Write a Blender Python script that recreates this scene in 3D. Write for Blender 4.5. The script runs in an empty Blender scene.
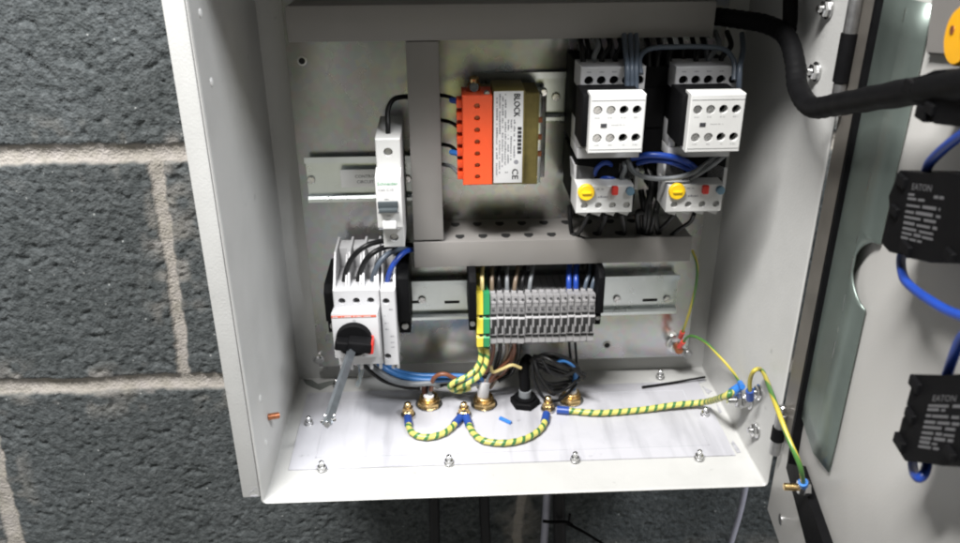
import bpy, bmesh, math, random
import numpy as np
from mathutils import Vector, Matrix
random.seed(7); rng = np.random.default_rng(11)
sc = bpy.context.scene
COL = sc.collection
MM = 0.001
# ------------------------------------------------------------------ camera (millimetres)
FPX, PITCH, YAW, ROLL = 827.1646, 0.44804, 0.043576, -0.005147
CAM = np.array([129.823, -449.010, 387.968])
_cp, _sp, _cy, _sy = math.cos(PITCH), math.sin(PITCH), math.cos(YAW), math.sin(YAW)
FW = np.array([_sy*_cp, _cy*_cp, -_sp]); _rt = np.array([_cy, -_sy, 0]); _up = np.cross(_rt, FW)
_c, _s = math.cos(ROLL), math.sin(ROLL)
RT = _c*_rt+_s*_up; UP = -_s*_rt+_c*_up
def at(x, y, X=None, Y=None, Z=None):
    """measure: where the sight line of photo point x,y meets the plane X=, Y= or Z="""
    d = FW+RT*(x-480)/FPX+UP*(271.5-y)/FPX
    t = (X-CAM[0])/d[0] if X is not None else (Y-CAM[1])/d[1] if Y is not None else (Z-CAM[2])/d[2]
    return tuple(CAM+d*t)
def m3(a, b, c): return tuple((np.array(a)*(1-c)+np.array(b)*c))
DA = 0.12; _dl = math.hypot(DA, 1)
DD = np.array([-DA/_dl, -1/_dl, 0]); DN = np.array([-1/_dl, DA/_dl, 0]); DO = np.array([351.5, -4., 0])
def DP(u, v, w=0.): return tuple(DO+DD*u+DN*w+np.array([0, 0, v]))
def atd(x, y, w=0.):
    d = FW+RT*(x-480)/FPX+UP*(271.5-y)/FPX
    o = DO+DN*w
    t = ((o-CAM)@DN)/(d@DN); p = CAM+d*t
    return float((p-DO)@DD), float(p[2])

cd = bpy.data.cameras.new('camera'); cam = bpy.data.objects.new('camera', cd); COL.objects.link(cam)
cd.sensor_width = 36; cd.lens = 36*FPX/960; cd.clip_start = 0.01; cd.clip_end = 50
cam.matrix_world = Matrix(((RT[0], UP[0], -FW[0], CAM[0]*MM), (RT[1], UP[1], -FW[1], CAM[1]*MM), (RT[2], UP[2], -FW[2], CAM[2]*MM), (0, 0, 0, 1)))
sc.camera = cam
cd.dof.use_dof = True; cd.dof.focus_distance = 0.53; cd.dof.aperture_fstop = 14

# ------------------------------------------------------------------ materials
def mat(name, col, rough=0.5, metal=0.0, var=0.06, scale=120., bump=0.0, bscale=900., spec=0.5, trans=0.0):
    m = bpy.data.materials.new(name); m.use_nodes = True; nt = m.node_tree; N = nt.nodes; L = nt.links
    b = N['Principled BSDF']; tc = N.new('ShaderNodeTexCoord')
    nz = N.new('ShaderNodeTexNoise'); nz.inputs['Scale'].default_value = scale; nz.inputs['Detail'].default_value = 5
    L.new(tc.outputs['Object'], nz.inputs['Vector'])
    mx = N.new('ShaderNodeMix'); mx.data_type = 'RGBA'
    c = np.array(col)
    mx.inputs[6].default_value = (*np.clip(c*(1-var*2), 0, 1), 1); mx.inputs[7].default_value = (*np.clip(c*(1+var*2), 0, 1), 1)
    L.new(nz.outputs['Fac'], mx.inputs[0]); L.new(mx.outputs[2], b.inputs['Base Color'])
    mr = N.new('ShaderNodeMapRange'); mr.inputs[3].default_value = max(.05, rough-.1); mr.inputs[4].default_value = min(1, rough+.1)
    L.new(nz.outputs['Fac'], mr.inputs[0]); L.new(mr.outputs[0], b.inputs['Roughness'])
    b.inputs['Metallic'].default_value = metal; b.inputs['Specular IOR Level'].default_value = spec
    if trans: b.inputs['Transmission Weight'].default_value = trans
    if bump:
        n2 = N.new('ShaderNodeTexNoise'); n2.inputs['Scale'].default_value = bscale; n2.inputs['Detail'].default_value = 3
        L.new(tc.outputs['Object'], n2.inputs['Vector'])
        bp = N.new('ShaderNodeBump'); bp.inputs['Strength'].default_value = bump; bp.inputs['Distance'].default_value = 0.0006
        L.new(n2.outputs['Fac'], bp.inputs['Height']); L.new(bp.outputs['Normal'], b.inputs['Normal'])
    return m
M = {}
M['paint'] = mat('light_grey_powder_coat', (.41, .41, .40), .42, 0, .025, 30, .28, 700)
M['plate_paint'] = mat('gland_plate_coat', (.425, .425, .455), .38, 0, .03, 25, .1, 900)
def flecks(m, scale, lo, hi, col, amt):
    nt = m.node_tree; N = nt.nodes; L = nt.links; b = N['Principled BSDF']; src = b.inputs['Base Color'].links[0].from_socket
    tc = N.new('ShaderNodeTexCoord'); n = N.new('ShaderNodeTexNoise'); n.inputs['Scale'].default_value = scale; n.inputs['Detail'].default_value = 7; n.inputs['Roughness'].default_value = .65
    L.new(tc.outputs['Object'], n.inputs['Vector']); r = N.new('ShaderNodeMapRange'); r.inputs[1].default_value = lo; r.inputs[2].default_value = hi; r.inputs[4].default_value = amt; L.new(n.outputs['Fac'], r.inputs[0])
    x = N.new('ShaderNodeMix'); x.data_type = 'RGBA'; x.inputs[7].default_value = (*col, 1); L.new(r.outputs[0], x.inputs[0]); L.new(src, x.inputs[6]); L.new(x.outputs[2], b.inputs['Base Color'])
flecks(M['plate_paint'], 55, .66, .74, (.10, .10, .11), .75); flecks(M['plate_paint'], 14, .5, .72, (.30, .30, .33), .5); flecks(M['paint'], 45, .66, .73, (.15, .15, .15), .55); flecks(M['paint'], 9, .5, .75, (.30, .30, .29), .45)
def streaks(m, col, amt):
    nt = m.node_tree; N = nt.nodes; L = nt.links; b = N['Principled BSDF']; src = b.inputs['Base Color'].links[0].from_socket
    tc = N.new('ShaderNodeTexCoord'); mp_ = N.new('ShaderNodeMapping'); mp_.inputs['Scale'].default_value = (70, 9, 20); mp_.inputs['Rotation'].default_value = (0, 0, .25); L.new(tc.outputs['Object'], mp_.inputs[0])
    n = N.new('ShaderNodeTexNoise'); n.inputs['Scale'].default_value = 1; n.inputs['Detail'].default_value = 4; L.new(mp_.outputs[0], n.inputs['Vector'])
    r = N.new('ShaderNodeMapRange'); r.inputs[1].default_value = .52; r.inputs[2].default_value = .75; r.inputs[4].default_value = amt; L.new(n.outputs['Fac'], r.inputs[0])
    x = N.new('ShaderNodeMix'); x.data_type = 'RGBA'; x.inputs[7].default_value = (*col, 1); L.new(r.outputs[0], x.inputs[0]); L.new(src, x.inputs[6]); L.new(x.outputs[2], b.inputs['Base Color'])
streaks(M['plate_paint'], (.20, .20, .22), .55)
M['door_paint'] = mat('light_grey_door_coat', (.56, .55, .53), .42, 0, .025, 30, .12, 900)
M['grime'] = mat('grey_smeared_grime', (.13, .14, .13), .8, 0, .25, 200)
M['scuff'] = mat('grey_scuff', (.30, .30, .32), .7, 0, .3, 300)
M['duct'] = mat('grey_trunking_plastic', (.21, .20, .19), .45, 0, .03, 60)
M['duct_dark'] = mat('slot_shadow_black', (.012, .012, .012), .9)
M['white_plastic'] = mat('off_white_plastic', (.54, .54, .53), .42, 0, .03, 80)
M['lgrey'] = mat('light_grey_plastic', (.46, .46, .47), .45, 0, .03, 80)
M['tgrey'] = mat('terminal_grey_plastic', (.27, .265, .27), .5, 0, .04, 150)
M['mgrey'] = mat('marker_grey_plastic', (.31, .31, .31), .5)
M['darkslate'] = mat('dark_slate_plastic', (.045, .055, .06), .5)
M['black'] = mat('black_plastic', (.004, .004, .0045), .65, 0, .2, 90, spec=.08)
M['rubber'] = mat('black_rubber', (.004, .004, .0045), .6, 0, .2, 90, spec=.1)
M['hstrip'] = mat('dull_brown_zinc', (.20, .185, .165), .45, .6, .15, 60)
M['orange'] = mat('orange_red_plastic', (.78, .085, .02), .4, 0, .05, 80)
M['red'] = mat('red_plastic', (.62, .03, .02), .4)
M['yellow'] = mat('yellow_plastic', (.85, .55, .01), .4)
M['tyellow'] = mat('terminal_yellow', (.82, .66, .06), .45)
M['tgreen'] = mat('terminal_green', (.02, .25, .09), .45)
M['amber'] = mat('amber_yellow_plastic', (.85, .42, .015), .4)
M['steelblue'] = mat('grey_blue_plastic', (.13, .24, .33), .4)
M['olive'] = mat('olive_varnished_laminations', (.21, .17, .05), .5, .2, .15, 250)
M['label'] = mat('white_paper_label', (.70, .70, .70), .5, 0, .02)
M['tag_white'] = mat('white_card_tag', (.86, .86, .85), .5, 0, .01)
M['ink'] = mat('black_print', (.03, .03, .035), .7)
M['inkgrey'] = mat('grey_print', (.22, .22, .24), .7)
M['inkred'] = mat('red_print', (.62, .13, .08), .6)
M['inkgreen'] = mat('green_print', (.03, .28, .12), .6)
M['inkwhite'] = mat('white_print', (.11, .11, .115), .6)
M['steel'] = mat('bright_steel', (.62, .62, .62), .24, 1, .1, 200)
M['dsteel'] = mat('screw_steel', (.36, .36, .36), .38, .9, .15, 300)
M['brass'] = mat('nickelled_brass', (.66, .47, .22), .28, 1, .12, 200)
M['copper'] = mat('copper_brown', (.35, .13, .06), .4, .6, .2, 300)
M['rod'] = mat('zinc_plated_rod', (.38, .42, .46), .35, .9, .1, 200)
M['wblue'] = mat('blue_wire_pvc', (.012, .05, .30), .38)
M['wblue2'] = mat('mid_blue_sheath', (.025, .12, .32), .4)
M['wgrey'] = mat('grey_wire_pvc', (.16, .17, .18), .4)
M['wslate'] = mat('slate_blue_wire_pvc', (.075, .095, .125), .4)
M['wblack'] = mat('black_wire_pvc', (.006, .006, .0065), .42, spec=.3)
M['wbrown'] = mat('brown_wire_pvc', (.17, .06, .03), .4)
M['wtaupe'] = mat('taupe_wire_pvc', (.16, .12, .085), .4)
M['wcream'] = mat('cream_wire_pvc', (.62, .50, .22), .4)
M['wwhite'] = mat('white_wire_pvc', (.68, .67, .68), .4)
M['ferrule'] = mat('blue_crimp_sleeve', (.02, .06, .26), .35)
M['bluecrimp'] = mat('bright_blue_crimp', (.03, .16, .50), .35)
M['redcrimp'] = mat('red_crimp_sleeve', (.68, .06, .04), .35)
M['clear'] = mat('clear_sleeving', (.62, .68, .70), .2, 0, .02, 50, trans=.85)
M['conduit'] = mat('grey_lilac_conduit', (.33, .33, .40), .45)
M['sheath'] = mat('black_cable_sheath', (.004, .004, .0045), .5, spec=.2)
M['zincy'] = mat('galvanised_channel', (.20, .24, .22), .42, .75, .22, 22)
M['screw_blk'] = mat('dark_hole', (.01, .01, .01), .9)
def zinc():
    m = mat('galvanised_sheet', (.60, .59, .555), .26, .9, .05, 18); nt = m.node_tree; N = nt.nodes; L = nt.links; b = N['Principled BSDF']
    tc = N.new('ShaderNodeTexCoord'); v = N.new('ShaderNodeTexVoronoi'); v.inputs['Scale'].default_value = 220
    L.new(tc.outputs['Object'], v.inputs['Vector'])
    nz = N.new('ShaderNodeTexNoise'); nz.inputs['Scale'].default_value = 9; nz.inputs['Detail'].default_value = 4; L.new(tc.outputs['Object'], nz.inputs['Vector'])
    cr = N.new('ShaderNodeValToRGB'); cr.color_ramp.elements[0].color = (.46, .47, .41, 1); cr.color_ramp.elements[1].color = (.58, .585, .57, 1)
    cr.color_ramp.elements[0].position = .36; cr.color_ramp.elements[1].position = .58
    L.new(nz.outputs['Fac'], cr.inputs[0])
    mx = N.new('ShaderNodeMix'); mx.data_type = 'RGBA'; mx.blend_type = 'MULTIPLY'; mx.inputs[0].default_value = .13
    L.new(cr.outputs[0], mx.inputs[6]); L.new(v.outputs['Color'], mx.inputs[7]); L.new(mx.outputs[2], b.inputs['Base Color'])
    n4 = N.new('ShaderNodeTexNoise'); n4.inputs['Scale'].default_value = 45; n4.inputs['Detail'].default_value = 5; L.new(tc.outputs['Object'], n4.inputs['Vector'])
    bp = N.new('ShaderNodeBump'); bp.inputs['Strength'].default_value = .22; bp.inputs['Distance'].default_value = .0009; L.new(n4.outputs['Fac'], bp.inputs['Height']); L.new(bp.outputs[0], b.inputs['Normal'])
    return m
M['zinc'] = zinc()
M['rail'] = mat('zinc_rail', (.60, .64, .64), .3, .9, .06, 60)
def stripes(name, period, frac, a, c):
    m = bpy.data.materials.new(name); m.use_nodes = True; nt = m.node_tree; N = nt.nodes; L = nt.links; b = N['Principled BSDF']
    uv = N.new('ShaderNodeUVMap'); uv.uv_map = 'UVMap'; sp = N.new('ShaderNodeSeparateXYZ'); L.new(uv.outputs[0], sp.inputs[0])
    dv = N.new('ShaderNodeMath'); dv.operation = 'DIVIDE'; dv.inputs[1].default_value = period; L.new(sp.outputs[1], dv.inputs[0])
    ad = N.new('ShaderNodeMath'); ad.operation = 'ADD'; L.new(dv.outputs[0], ad.inputs[0]); L.new(sp.outputs[0], ad.inputs[1])
    fr = N.new('ShaderNodeMath'); fr.operation = 'FRACT'; L.new(ad.outputs[0], fr.inputs[0])
    lt = N.new('ShaderNodeMath'); lt.operation = 'LESS_THAN'; lt.inputs[1].default_value = frac; L.new(fr.outputs[0], lt.inputs[0])
    mx = N.new('ShaderNodeMix'); mx.data_type = 'RGBA'; mx.inputs[6].default_value = (*a, 1); mx.inputs[7].default_value = (*c, 1)
    L.new(lt.outputs[0], mx.inputs[0]); L.new(mx.outputs[2], b.inputs['Base Color']); b.inputs['Roughness'].default_value = .38
    return m
M['earth'] = stripes('green_yellow_twisted_earth', 7.4, .36, (.50, .455, .12), (.045, .15, .045))
M['earth_thin'] = stripes('green_yellow_single_wire', 70., .5, (.42, .35, .05), (.06, .17, .035))

# ------------------------------------------------------------------ mesh helpers (all in mm, world coordinates)
def BM(): return bmesh.new()
def box(bm, x0, x1, y0, y1, z0, z1, bev=0.0, seg=2, rot=None):
    c = Vector(((x0+x1)/2, (y0+y1)/2, (z0+z1)/2))
    mtx = Matrix.Translation(c) @ (rot.to_4x4() if rot else Matrix()) @ Matrix.Diagonal((abs(x1-x0), abs(y1-y0), abs(z1-z0), 1))
    vs = bmesh.ops.create_cube(bm, size=1, matrix=mtx)['verts']
    if bev > 0:
        es = list({e for v in vs for e in v.link_edges})
        bmesh.ops.bevel(bm, geom=es, offset=bev, segments=seg, profile=.5, affect='EDGES', clamp_overlap=True)
def ring_frame(d):
    d = Vector(d).normalized(); a = Vector((0, 0, 1)) if abs(d.z) < .9 else Vector((1, 0, 0))
    u = d.cross(a).normalized(); return u, d.cross(u).normalized()
def cyl(bm, p0, p1, r0, r1=None, n=20, phase=0., bev=0.):
    r1 = r0 if r1 is None else r1
    p0, p1 = Vector(p0), Vector(p1); u, v = ring_frame(p1-p0); d = (p1-p0).normalized()
    prof = [(p0, r0), (p1, r1)] if not bev else [(p0, r0), (p1-d*bev, r1), (p1, r1-bev)]
    rs = [[bm.verts.new(p+(u*math.cos(phase+2*math.pi*i/n)+v*math.sin(phase+2*math.pi*i/n))*r) for i in range(n)] for p, r in prof]
    for a, b in zip(rs, rs[1:]):
        for i in range(n): bm.faces.new((a[i], a[(i+1) % n], b[(i+1) % n], b[i]))
    bm.faces.new(rs[0][::-1]); bm.faces.new(rs[-1])
def lathe(bm, p, d, prof, n=24, phase=0.):
    """prof: list of (distance along d, radius)"""
    p = Vector(p); d = Vector(d).normalized(); u, v = ring_frame(d)
    rs = [[bm.verts.new(p+d*h+(u*math.cos(phase+2*math.pi*i/n)+v*math.sin(phase+2*math.pi*i/n))*r) for i in range(n)] for h, r in prof]
    for a, b in zip(rs, rs[1:]):
        for i in range(n): bm.faces.new((a[i], a[(i+1) % n], b[(i+1) % n], b[i]))
    bm.faces.new(rs[0][::-1]); bm.faces.new(rs[-1])
def smooth_path(pts, k=8):
    P = [Vector(p) for p in pts]
    if len(P) < 3: return P
    P = [P[0]*2-P[1]]+P+[P[-1]*2-P[-2]]; out = []
    for i in range(1, len(P)-2):
        a, b, c, d = P[i-1:i+3]
        for j in range(k):
            t = j/k
            out.append(.5*((2*b)+(c-a)*t+(2*a-5*b+4*c-d)*t*t+(3*b-a-3*c+d)*t**3))
    out.append(P[-2]); return out
def tube(bm, pts, r, n=10, k=8, smooth=True, radii=None):
    P = smooth_path(pts, k) if smooth else [Vector(p) for p in pts]
    uvl = bm.loops.layers.uv.get('UVMap') or bm.loops.layers.uv.new('UVMap')
    T = [(P[min(i+1, len(P)-1)]-P[max(i-1, 0)]).normalized() for i in range(len(P))]
    u, v = ring_frame(T[0]); rs = []; s = 0; S = []
    for i, p in enumerate(P):
        if i: s += (p-P[i-1]).length
        S.append(s)
        u = (u-T[i]*u.dot(T[i])).normalized(); v = T[i].cross(u)
        rr = r if radii is None else radii(i/(len(P)-1), s)
        rs.append([bm.verts.new(p+(u*math.cos(2*math.pi*j/n)+v*math.sin(2*math.pi*j/n))*rr) for j in range(n)])
    for i in range(len(P)-1):
        for j in range(n):
            f = bm.faces.new((rs[i][j], rs[i][(j+1) % n], rs[i+1][(j+1) % n], rs[i+1][j]))
            for l, (uu, vv) in zip(f.loops, ((j/n, S[i]), ((j+1)/n, S[i]), ((j+1)/n, S[i+1]), (j/n, S[i+1]))): l[uvl].uv = (uu, vv)
    bm.faces.new(rs[0][::-1]); bm.faces.new(rs[-1])
def prism(bm, poly, d):
    """poly: list of 3D points in a plane, swept by vector d"""
    d = Vector(d); a = [bm.verts.new(Vector(p)) for p in poly]; b = [bm.verts.new(Vector(p)+d) for p in poly]; n = len(poly)
    bm.faces.new(a); bm.faces.new(b[::-1])
    for i in range(n): bm.faces.new((a[i], b[i], b[(i+1) % n], a[(i+1) % n]))
def holed_box(bm, x0, x1, y0, y1, z0, z1, rows, depth, ch=.6, n=20):
    """box whose front (y0) has round recesses; rows: [(z, [(x, r), ...])]"""
    V = bm.verts.new
    a0, a1, c0, c1 = x0+ch, x1-ch, z0+ch, z1-ch
    o = [(x0, z0), (x1, z0), (x1, z1), (x0, z1)]; i_ = [(a0, c0), (a1, c0), (a1, c1), (a0, c1)]
    for k in range(4):
        k2 = (k+1) % 4
        bm.faces.new((V((i_[k][0], y0, i_[k][1])), V((o[k][0], y0+ch, o[k][1])), V((o[k2][0], y0+ch, o[k2][1])), V((i_[k2][0], y0, i_[k2][1]))))
        bm.faces.new((V((o[k][0], y0+ch, o[k][1])), V((o[k][0], y1, o[k][1])), V((o[k2][0], y1, o[k2][1])), V((o[k2][0], y0+ch, o[k2][1]))))
    bm.faces.new([V((q[0], y1, q[1])) for q in o])
    rows = sorted(rows, key=lambda r: r[0])
    zs = [c0]+[(rows[i][0]+rows[i+1][0])/2 for i in range(len(rows)-1)]+[c1]
    for i, (z, hs) in enumerate(rows):
        hs = sorted(hs); xs = [a0]+[(hs[j][0]+hs[j+1][0])/2 for j in range(len(hs)-1)]+[a1]
        for j, (x, r) in enumerate(hs):
            X0, X1, Z0, Z1 = xs[j], xs[j+1], zs[i], zs[i+1]
            angs = sorted([2*math.pi*k/n for k in range(n)]+[math.atan2(cz-z, cx-x) % (2*math.pi) for cx in (X0, X1) for cz in (Z0, Z1)])
            out, inn, deep = [], [], []
            for t in angs:
                ct, st = math.cos(t), math.sin(t)
                s = min([(X1-x)/ct if ct > 1e-9 else (X0-x)/ct if ct < -1e-9 else 1e9, (Z1-z)/st if st > 1e-9 else (Z0-z)/st if st < -1e-9 else 1e9])
                out.append(V((x+ct*s, y0, z+st*s))); inn.append(V((x+ct*r, y0, z+st*r))); deep.append(V((x+ct*r*.93, y0+depth, z+st*r*.93)))
            q = len(angs)
            for k in range(q):
                k2 = (k+1) % q
                bm.faces.new((out[k], out[k2], inn[k2], inn[k])); bm.faces.new((inn[k], inn[k2], deep[k2], deep[k]))
            bm.faces.new(deep)
def screw(bm, p, d, r, h=1.2, ang=.6, cross=True):
    """pan head with a modelled slot or cross"""
    p = Vector(p); d = Vector(d).normalized(); u, v = ring_frame(d)
    a = u*math.cos(ang)+v*math.sin(ang); b = d.cross(a)
    lathe(bm, p, d, [(0, r), (h*.55, r), (h*.85, r*.86), (h*.85+.01, r*.8)], 18)
    w = r*.16
    if cross:
        for s1 in (-1, 1):
            for s2 in (-1, 1):
                q = [(w, w), (r*.72, w), (r*.55, r*.55), (w, r*.72)]
                prism(bm, [p+d*h*.8+a*s1*x+b*s2*y for x, y in q], d*h*.3)
    else:
        for s1 in (-1, 1):
            q = [(-r*.78, w), (r*.78, w), (r*.5, r*.7), (-r*.5, r*.7)]
            prism(bm, [p+d*h*.8+a*x+b*s1*y for x, y in q], d*h*.3)
def text(bm, s, size, o, u, v, depth=.12, wmax=None):
    cu = bpy.data.curves.new('t', 'FONT'); cu.body = s; cu.size = 1; cu.resolution_u = 2
    ob = bpy.data.objects.new('t', cu); COL.objects.link(ob); dg = bpy.context.evaluated_depsgraph_get()
    me = bpy.data.meshes.new_from_object(ob.evaluated_get(dg)); u = Vector(u).normalized(); v = Vector(v).normalized(); n = u.cross(v); o = Vector(o)
    sx = size
    if wmax and len(me.vertices):
        sx = min(size*1.4, wmax/max(p.co.x for p in me.vertices))
    base = [bm.verts.new(o+u*p.co.x*sx+v*p.co.y*size+n*depth) for p in me.vertices]
    for f in me.polygons:
        try: bm.faces.new([base[i] for i in f.vertices])
        except ValueError: pass
    bpy.data.objects.remove(ob); bpy.data.meshes.remove(me); bpy.data.curves.remove(cu)
def scribble(bm, o, u, v, width, h, depth=.12, fill=.72, k=1.):
    """one unreadable printed line: short bars of uneven length"""
    u = Vector(u).normalized(); v = Vector(v).normalized(); n = u.cross(v); o = Vector(o); x = 0
    while x < width:
        w = h*k*random.uniform(.35, 1.5); w = min(w, width-x)
        if random.random() < fill:
            hh = h*random.uniform(.6, 1)
            q = [o+u*x+n*depth, o+u*(x+w*.85)+n*depth, o+u*(x+w*.85)+v*hh+n*depth, o+u*x+v*hh+n*depth]
            bm.faces.new([bm.verts.new(p) for p in q])
        x += w+h*.12

ORIGIN = {}
def screws(name, specs, m, parent):
    for a in specs:
        bm = BM(); screw(bm, *a); part(name, bm, m, parent)
def finish(name, bm, m, base, parent=None, angle=35, recalc=True):
    if recalc: bmesh.ops.recalc_face_normals(bm, faces=bm.faces)
    b = Vector(base)
    for v in bm.verts: v.co = (v.co-b)*MM
    me = bpy.data.meshes.new(name); bm.to_mesh(me); bm.free()
    for mm in (m if isinstance(m, (list, tuple)) else [m]): me.materials.append(M[mm] if isinstance(mm, str) else mm)
    me.polygons.foreach_set('use_smooth', [True]*len(me.polygons))
    me.set_sharp_from_angle(angle=math.radians(angle))
    o = bpy.data.objects.new(name, me); COL.objects.link(o)
    ORIGIN[o.name] = base
    if parent: o.parent = parent
    return o
def tag(o, label=None, cat=None, group=None, kind=None):
    if label: o['label'] = label
    if cat: o['category'] = cat
    if group: o['group'] = group
    if kind: o['kind'] = kind
    return o
def thing(name, label, cat, base, group=None):
    o = bpy.data.objects.new(name, None); COL.objects.link(o); o.location = Vector(base)*MM; o.empty_display_size = .01
    ORIGIN[o.name] = tuple(base); return tag(o, label, cat, group)
def part(name, bm, m, parent, angle=35):
    return finish(name, bm, m, ORIGIN[parent.name], parent, angle)
def solo(name, bm, m, label, cat, base=None, group=None, angle=35):
    if base is None:
        vs = [v.co for v in bm.verts]; base = (sum(v.x for v in vs)/len(vs), sum(v.y for v in vs)/len(vs), min(v.z for v in vs))
    o = finish(name, bm, m, base, None, angle); o.location = Vector(base)*MM; return tag(o, label, cat, group)
def dup(root, delta, label, group=None):
    r = root.copy(); COL.objects.link(r); r.location = root.location+Vector(delta)*MM
    b = ORIGIN[root.name]; ORIGIN[r.name] = tuple(b[i]+delta[i] for i in range(3))
    r['label'] = label
    if group: r['group'] = group
    for ch in list(root.children):
        c = ch.copy(); COL.objects.link(c); c.parent = r
        for g in list(ch.children):
            d = g.copy(); COL.objects.link(d); d.parent = c
    return r
def wire(label, pts, r, m, group=None, name='wire', cat='wire', n=10):
    bm = BM(); tube(bm, pts, r, n); return solo(name, bm, m, label, cat, group=group, angle=60)
def P(*a):
    """points from (x, y, depth plane Y) triples"""
    return [at(x, y, Y=d) for x, y, d in a]

# ------------------------------------------------------------------ block wall
def vnoise(X, Z, cell, seed):
    r = np.random.default_rng(seed); gx = X/cell; gz = Z/cell
    ix = np.floor(gx).astype(int); iz = np.floor(gz).astype(int); fx = gx-ix; fz = gz-iz
    fx = fx*fx*(3-2*fx); fz = fz*fz*(3-2*fz); ix -= ix.min(); iz -= iz.min()
    g = r.random((ix.max()+2, iz.max()+2))
    return (g[ix, iz]*(1-fx)+g[ix+1, iz]*fx)*(1-fz)+(g[ix, iz+1]*(1-fx)+g[ix+1, iz+1]*fx)*fz
def block_wall():
    step = 1.5; Y0 = 155.
    xs = np.arange(-420, 620, step); zs = np.arange(-330, 480, step); X, Z = np.meshgrid(xs, zs, indexing='ij')
    wob = (vnoise(X, Z, 30, 1)-.5)*2.4+(vnoise(X, Z, 7, 2)-.5)*1.5+(vnoise(X, Z, 2.5, 22)-.5)*.8
    pitch = 202.; zj = -1.5
    Zw = np.where(Z < zj, zj+(Z-zj)*.88, Z)
    k = np.round((Zw-zj)/pitch); dz = np.abs(Zw-(zj+k*pitch)+wob)-7.0
    row = np.floor((Zw-zj)/pitch).astype(int)
    off = np.where(row % 2 == 0, -91., -267.)
    lean = (Z-100)*.045
    kx = np.round((X-off-lean)/472); wob2 = (vnoise(X, Z, 24, 3)-.5)*3+(vnoise(X, Z, 5, 4)-.5)*2.4
    half = np.where((row % 2 == 0) | (kx > 0), 4.8, 8.0)
    dx = np.abs(X-off-lean-kx*472+wob2)-half
    d = np.minimum(dz, dx)                       # <0 inside mortar
    mort = np.clip(.5-d/2.4, 0, 1)
    rough = (vnoise(X, Z, 16, 5)-.5)*.6+(vnoise(X+Z*.4, Z-X*.4, 3.7, 6)-.5)*.8+(vnoise(X, Z, 2.0, 7)-.5)*1.2+(rng.random(X.shape)-.5)*1.0
    pits = np.clip(vnoise(X*.9+Z*.5, Z*.9-X*.5, 4.2, 8)-.68, 0, 1)*13+np.clip(vnoise(X, Z, 9, 9)-.78, 0, 1)*16
    block = rough*.62-pits*.5+(vnoise(X, Z, 60, 10)-.5)*1.5
    joint = -2.2-1.5*np.clip(1-np.abs(dz+6)/6, 0, 1)+(vnoise(X, Z, 14, 12)-.5)*1.4+(vnoise(X, Z, 3, 13)-.5)*.5
    H = block*(1-mort)+joint*mort
    Y = Y0+2-H
    nx, nz = X.shape
    co = np.stack([X, Y-Y0, Z], -1).reshape(-1, 3)*MM
    idx = np.arange(nx*nz).reshape(nx, nz)
    f = np.stack([idx[:-1, :-1], idx[1:, :-1], idx[1:, 1:], idx[:-1, 1:]], -1).reshape(-1, 4)
    me = bpy.data.meshes.new('block_wall'); me.from_pydata(co.tolist(), [], f.tolist())
    at_ = me.attributes.new('mortar', 'FLOAT', 'POINT'); at_.data.foreach_set('value', mort.reshape(-1).astype(np.float32))
    smear = np.clip((vnoise(X, Z, 40, 14)*.55+vnoise(X, Z, 9, 15)*.45-.50)*5, 0, 1)*np.clip(1-d/26, 0, 1)
    a2 = me.attributes.new('smear', 'FLOAT', 'POINT'); a2.data.foreach_set('value', smear.reshape(-1).astype(np.float32))
    me.polygons.foreach_set('use_smooth', [True]*len(me.polygons))
    m = bpy.data.materials.new('grey_concrete_block'); m.use_nodes = True; nt = m.node_tree; N = nt.nodes; L = nt.links; b = N['Principled BSDF']
    tc = N.new('ShaderNodeTexCoord')
    n1 = N.new('ShaderNodeTexNoise'); n1.inputs['Scale'].default_value = 260; n1.inputs['Detail'].default_value = 6; L.new(tc.outputs['Object'], n1.inputs['Vector'])
    r1 = N.new('ShaderNodeValToRGB'); e = r1.color_ramp.elements; e[0].position = .3; e[0].color = (.042, .048, .050, 1); e[1].position = .72; e[1].color = (.100, .109, .112, 1)
    L.new(n1.outputs['Fac'], r1.inputs[0])
    n3 = N.new('ShaderNodeTexNoise'); n3.inputs['Scale'].default_value = 22; n3.inputs['Detail'].default_value = 3; L.new(tc.outputs['Object'], n3.inputs['Vector'])
    mq = N.new('ShaderNodeMix'); mq.data_type = 'RGBA'; mq.blend_type = 'MULTIPLY'; mq.inputs[0].default_value = .45
    L.new(r1.outputs[0], mq.inputs[6])
    r3 = N.new('ShaderNodeValToRGB'); r3.color_ramp.elements[0].color = (.62, .64, .62, 1); r3.color_ramp.elements[0].position = .35; r3.color_ramp.elements[1].position = .62
    L.new(n3.outputs['Fac'], r3.inputs[0]); L.new(r3.outputs[0], mq.inputs[7])
    # pale grit specks
    v = N.new('ShaderNodeTexVoronoi'); v.inputs['Scale'].default_value = 170; L.new(tc.outputs['Object'], v.inputs['Vector'])
    sr = N.new('ShaderNodeMapRange'); sr.inputs[1].default_value = .10; sr.inputs[2].default_value = .16; sr.inputs[3].default_value = 1; sr.inputs[4].default_value = 0; L.new(v.outputs['Distance'], sr.inputs[0])
    sx = N.new('ShaderNodeSeparateColor'); L.new(v.outputs['Color'], sx.inputs[0])
    gt = N.new('ShaderNodeMath'); gt.operation = 'GREATER_THAN'; gt.inputs[1].default_value = .88; L.new(sx.outputs[0], gt.inputs[0])
    ml = N.new('ShaderNodeMath'); ml.operation = 'MULTIPLY'; L.new(sr.outputs[0], ml.inputs[0]); L.new(gt.outputs[0], ml.inputs[1])
    ms = N.new('ShaderNodeMix'); ms.data_type = 'RGBA'; ms.inputs[7].default_value = (.26, .27, .265, 1); L.new(ml.outputs[0], ms.inputs[0]); L.new(mq.outputs[2], ms.inputs[6])
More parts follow.
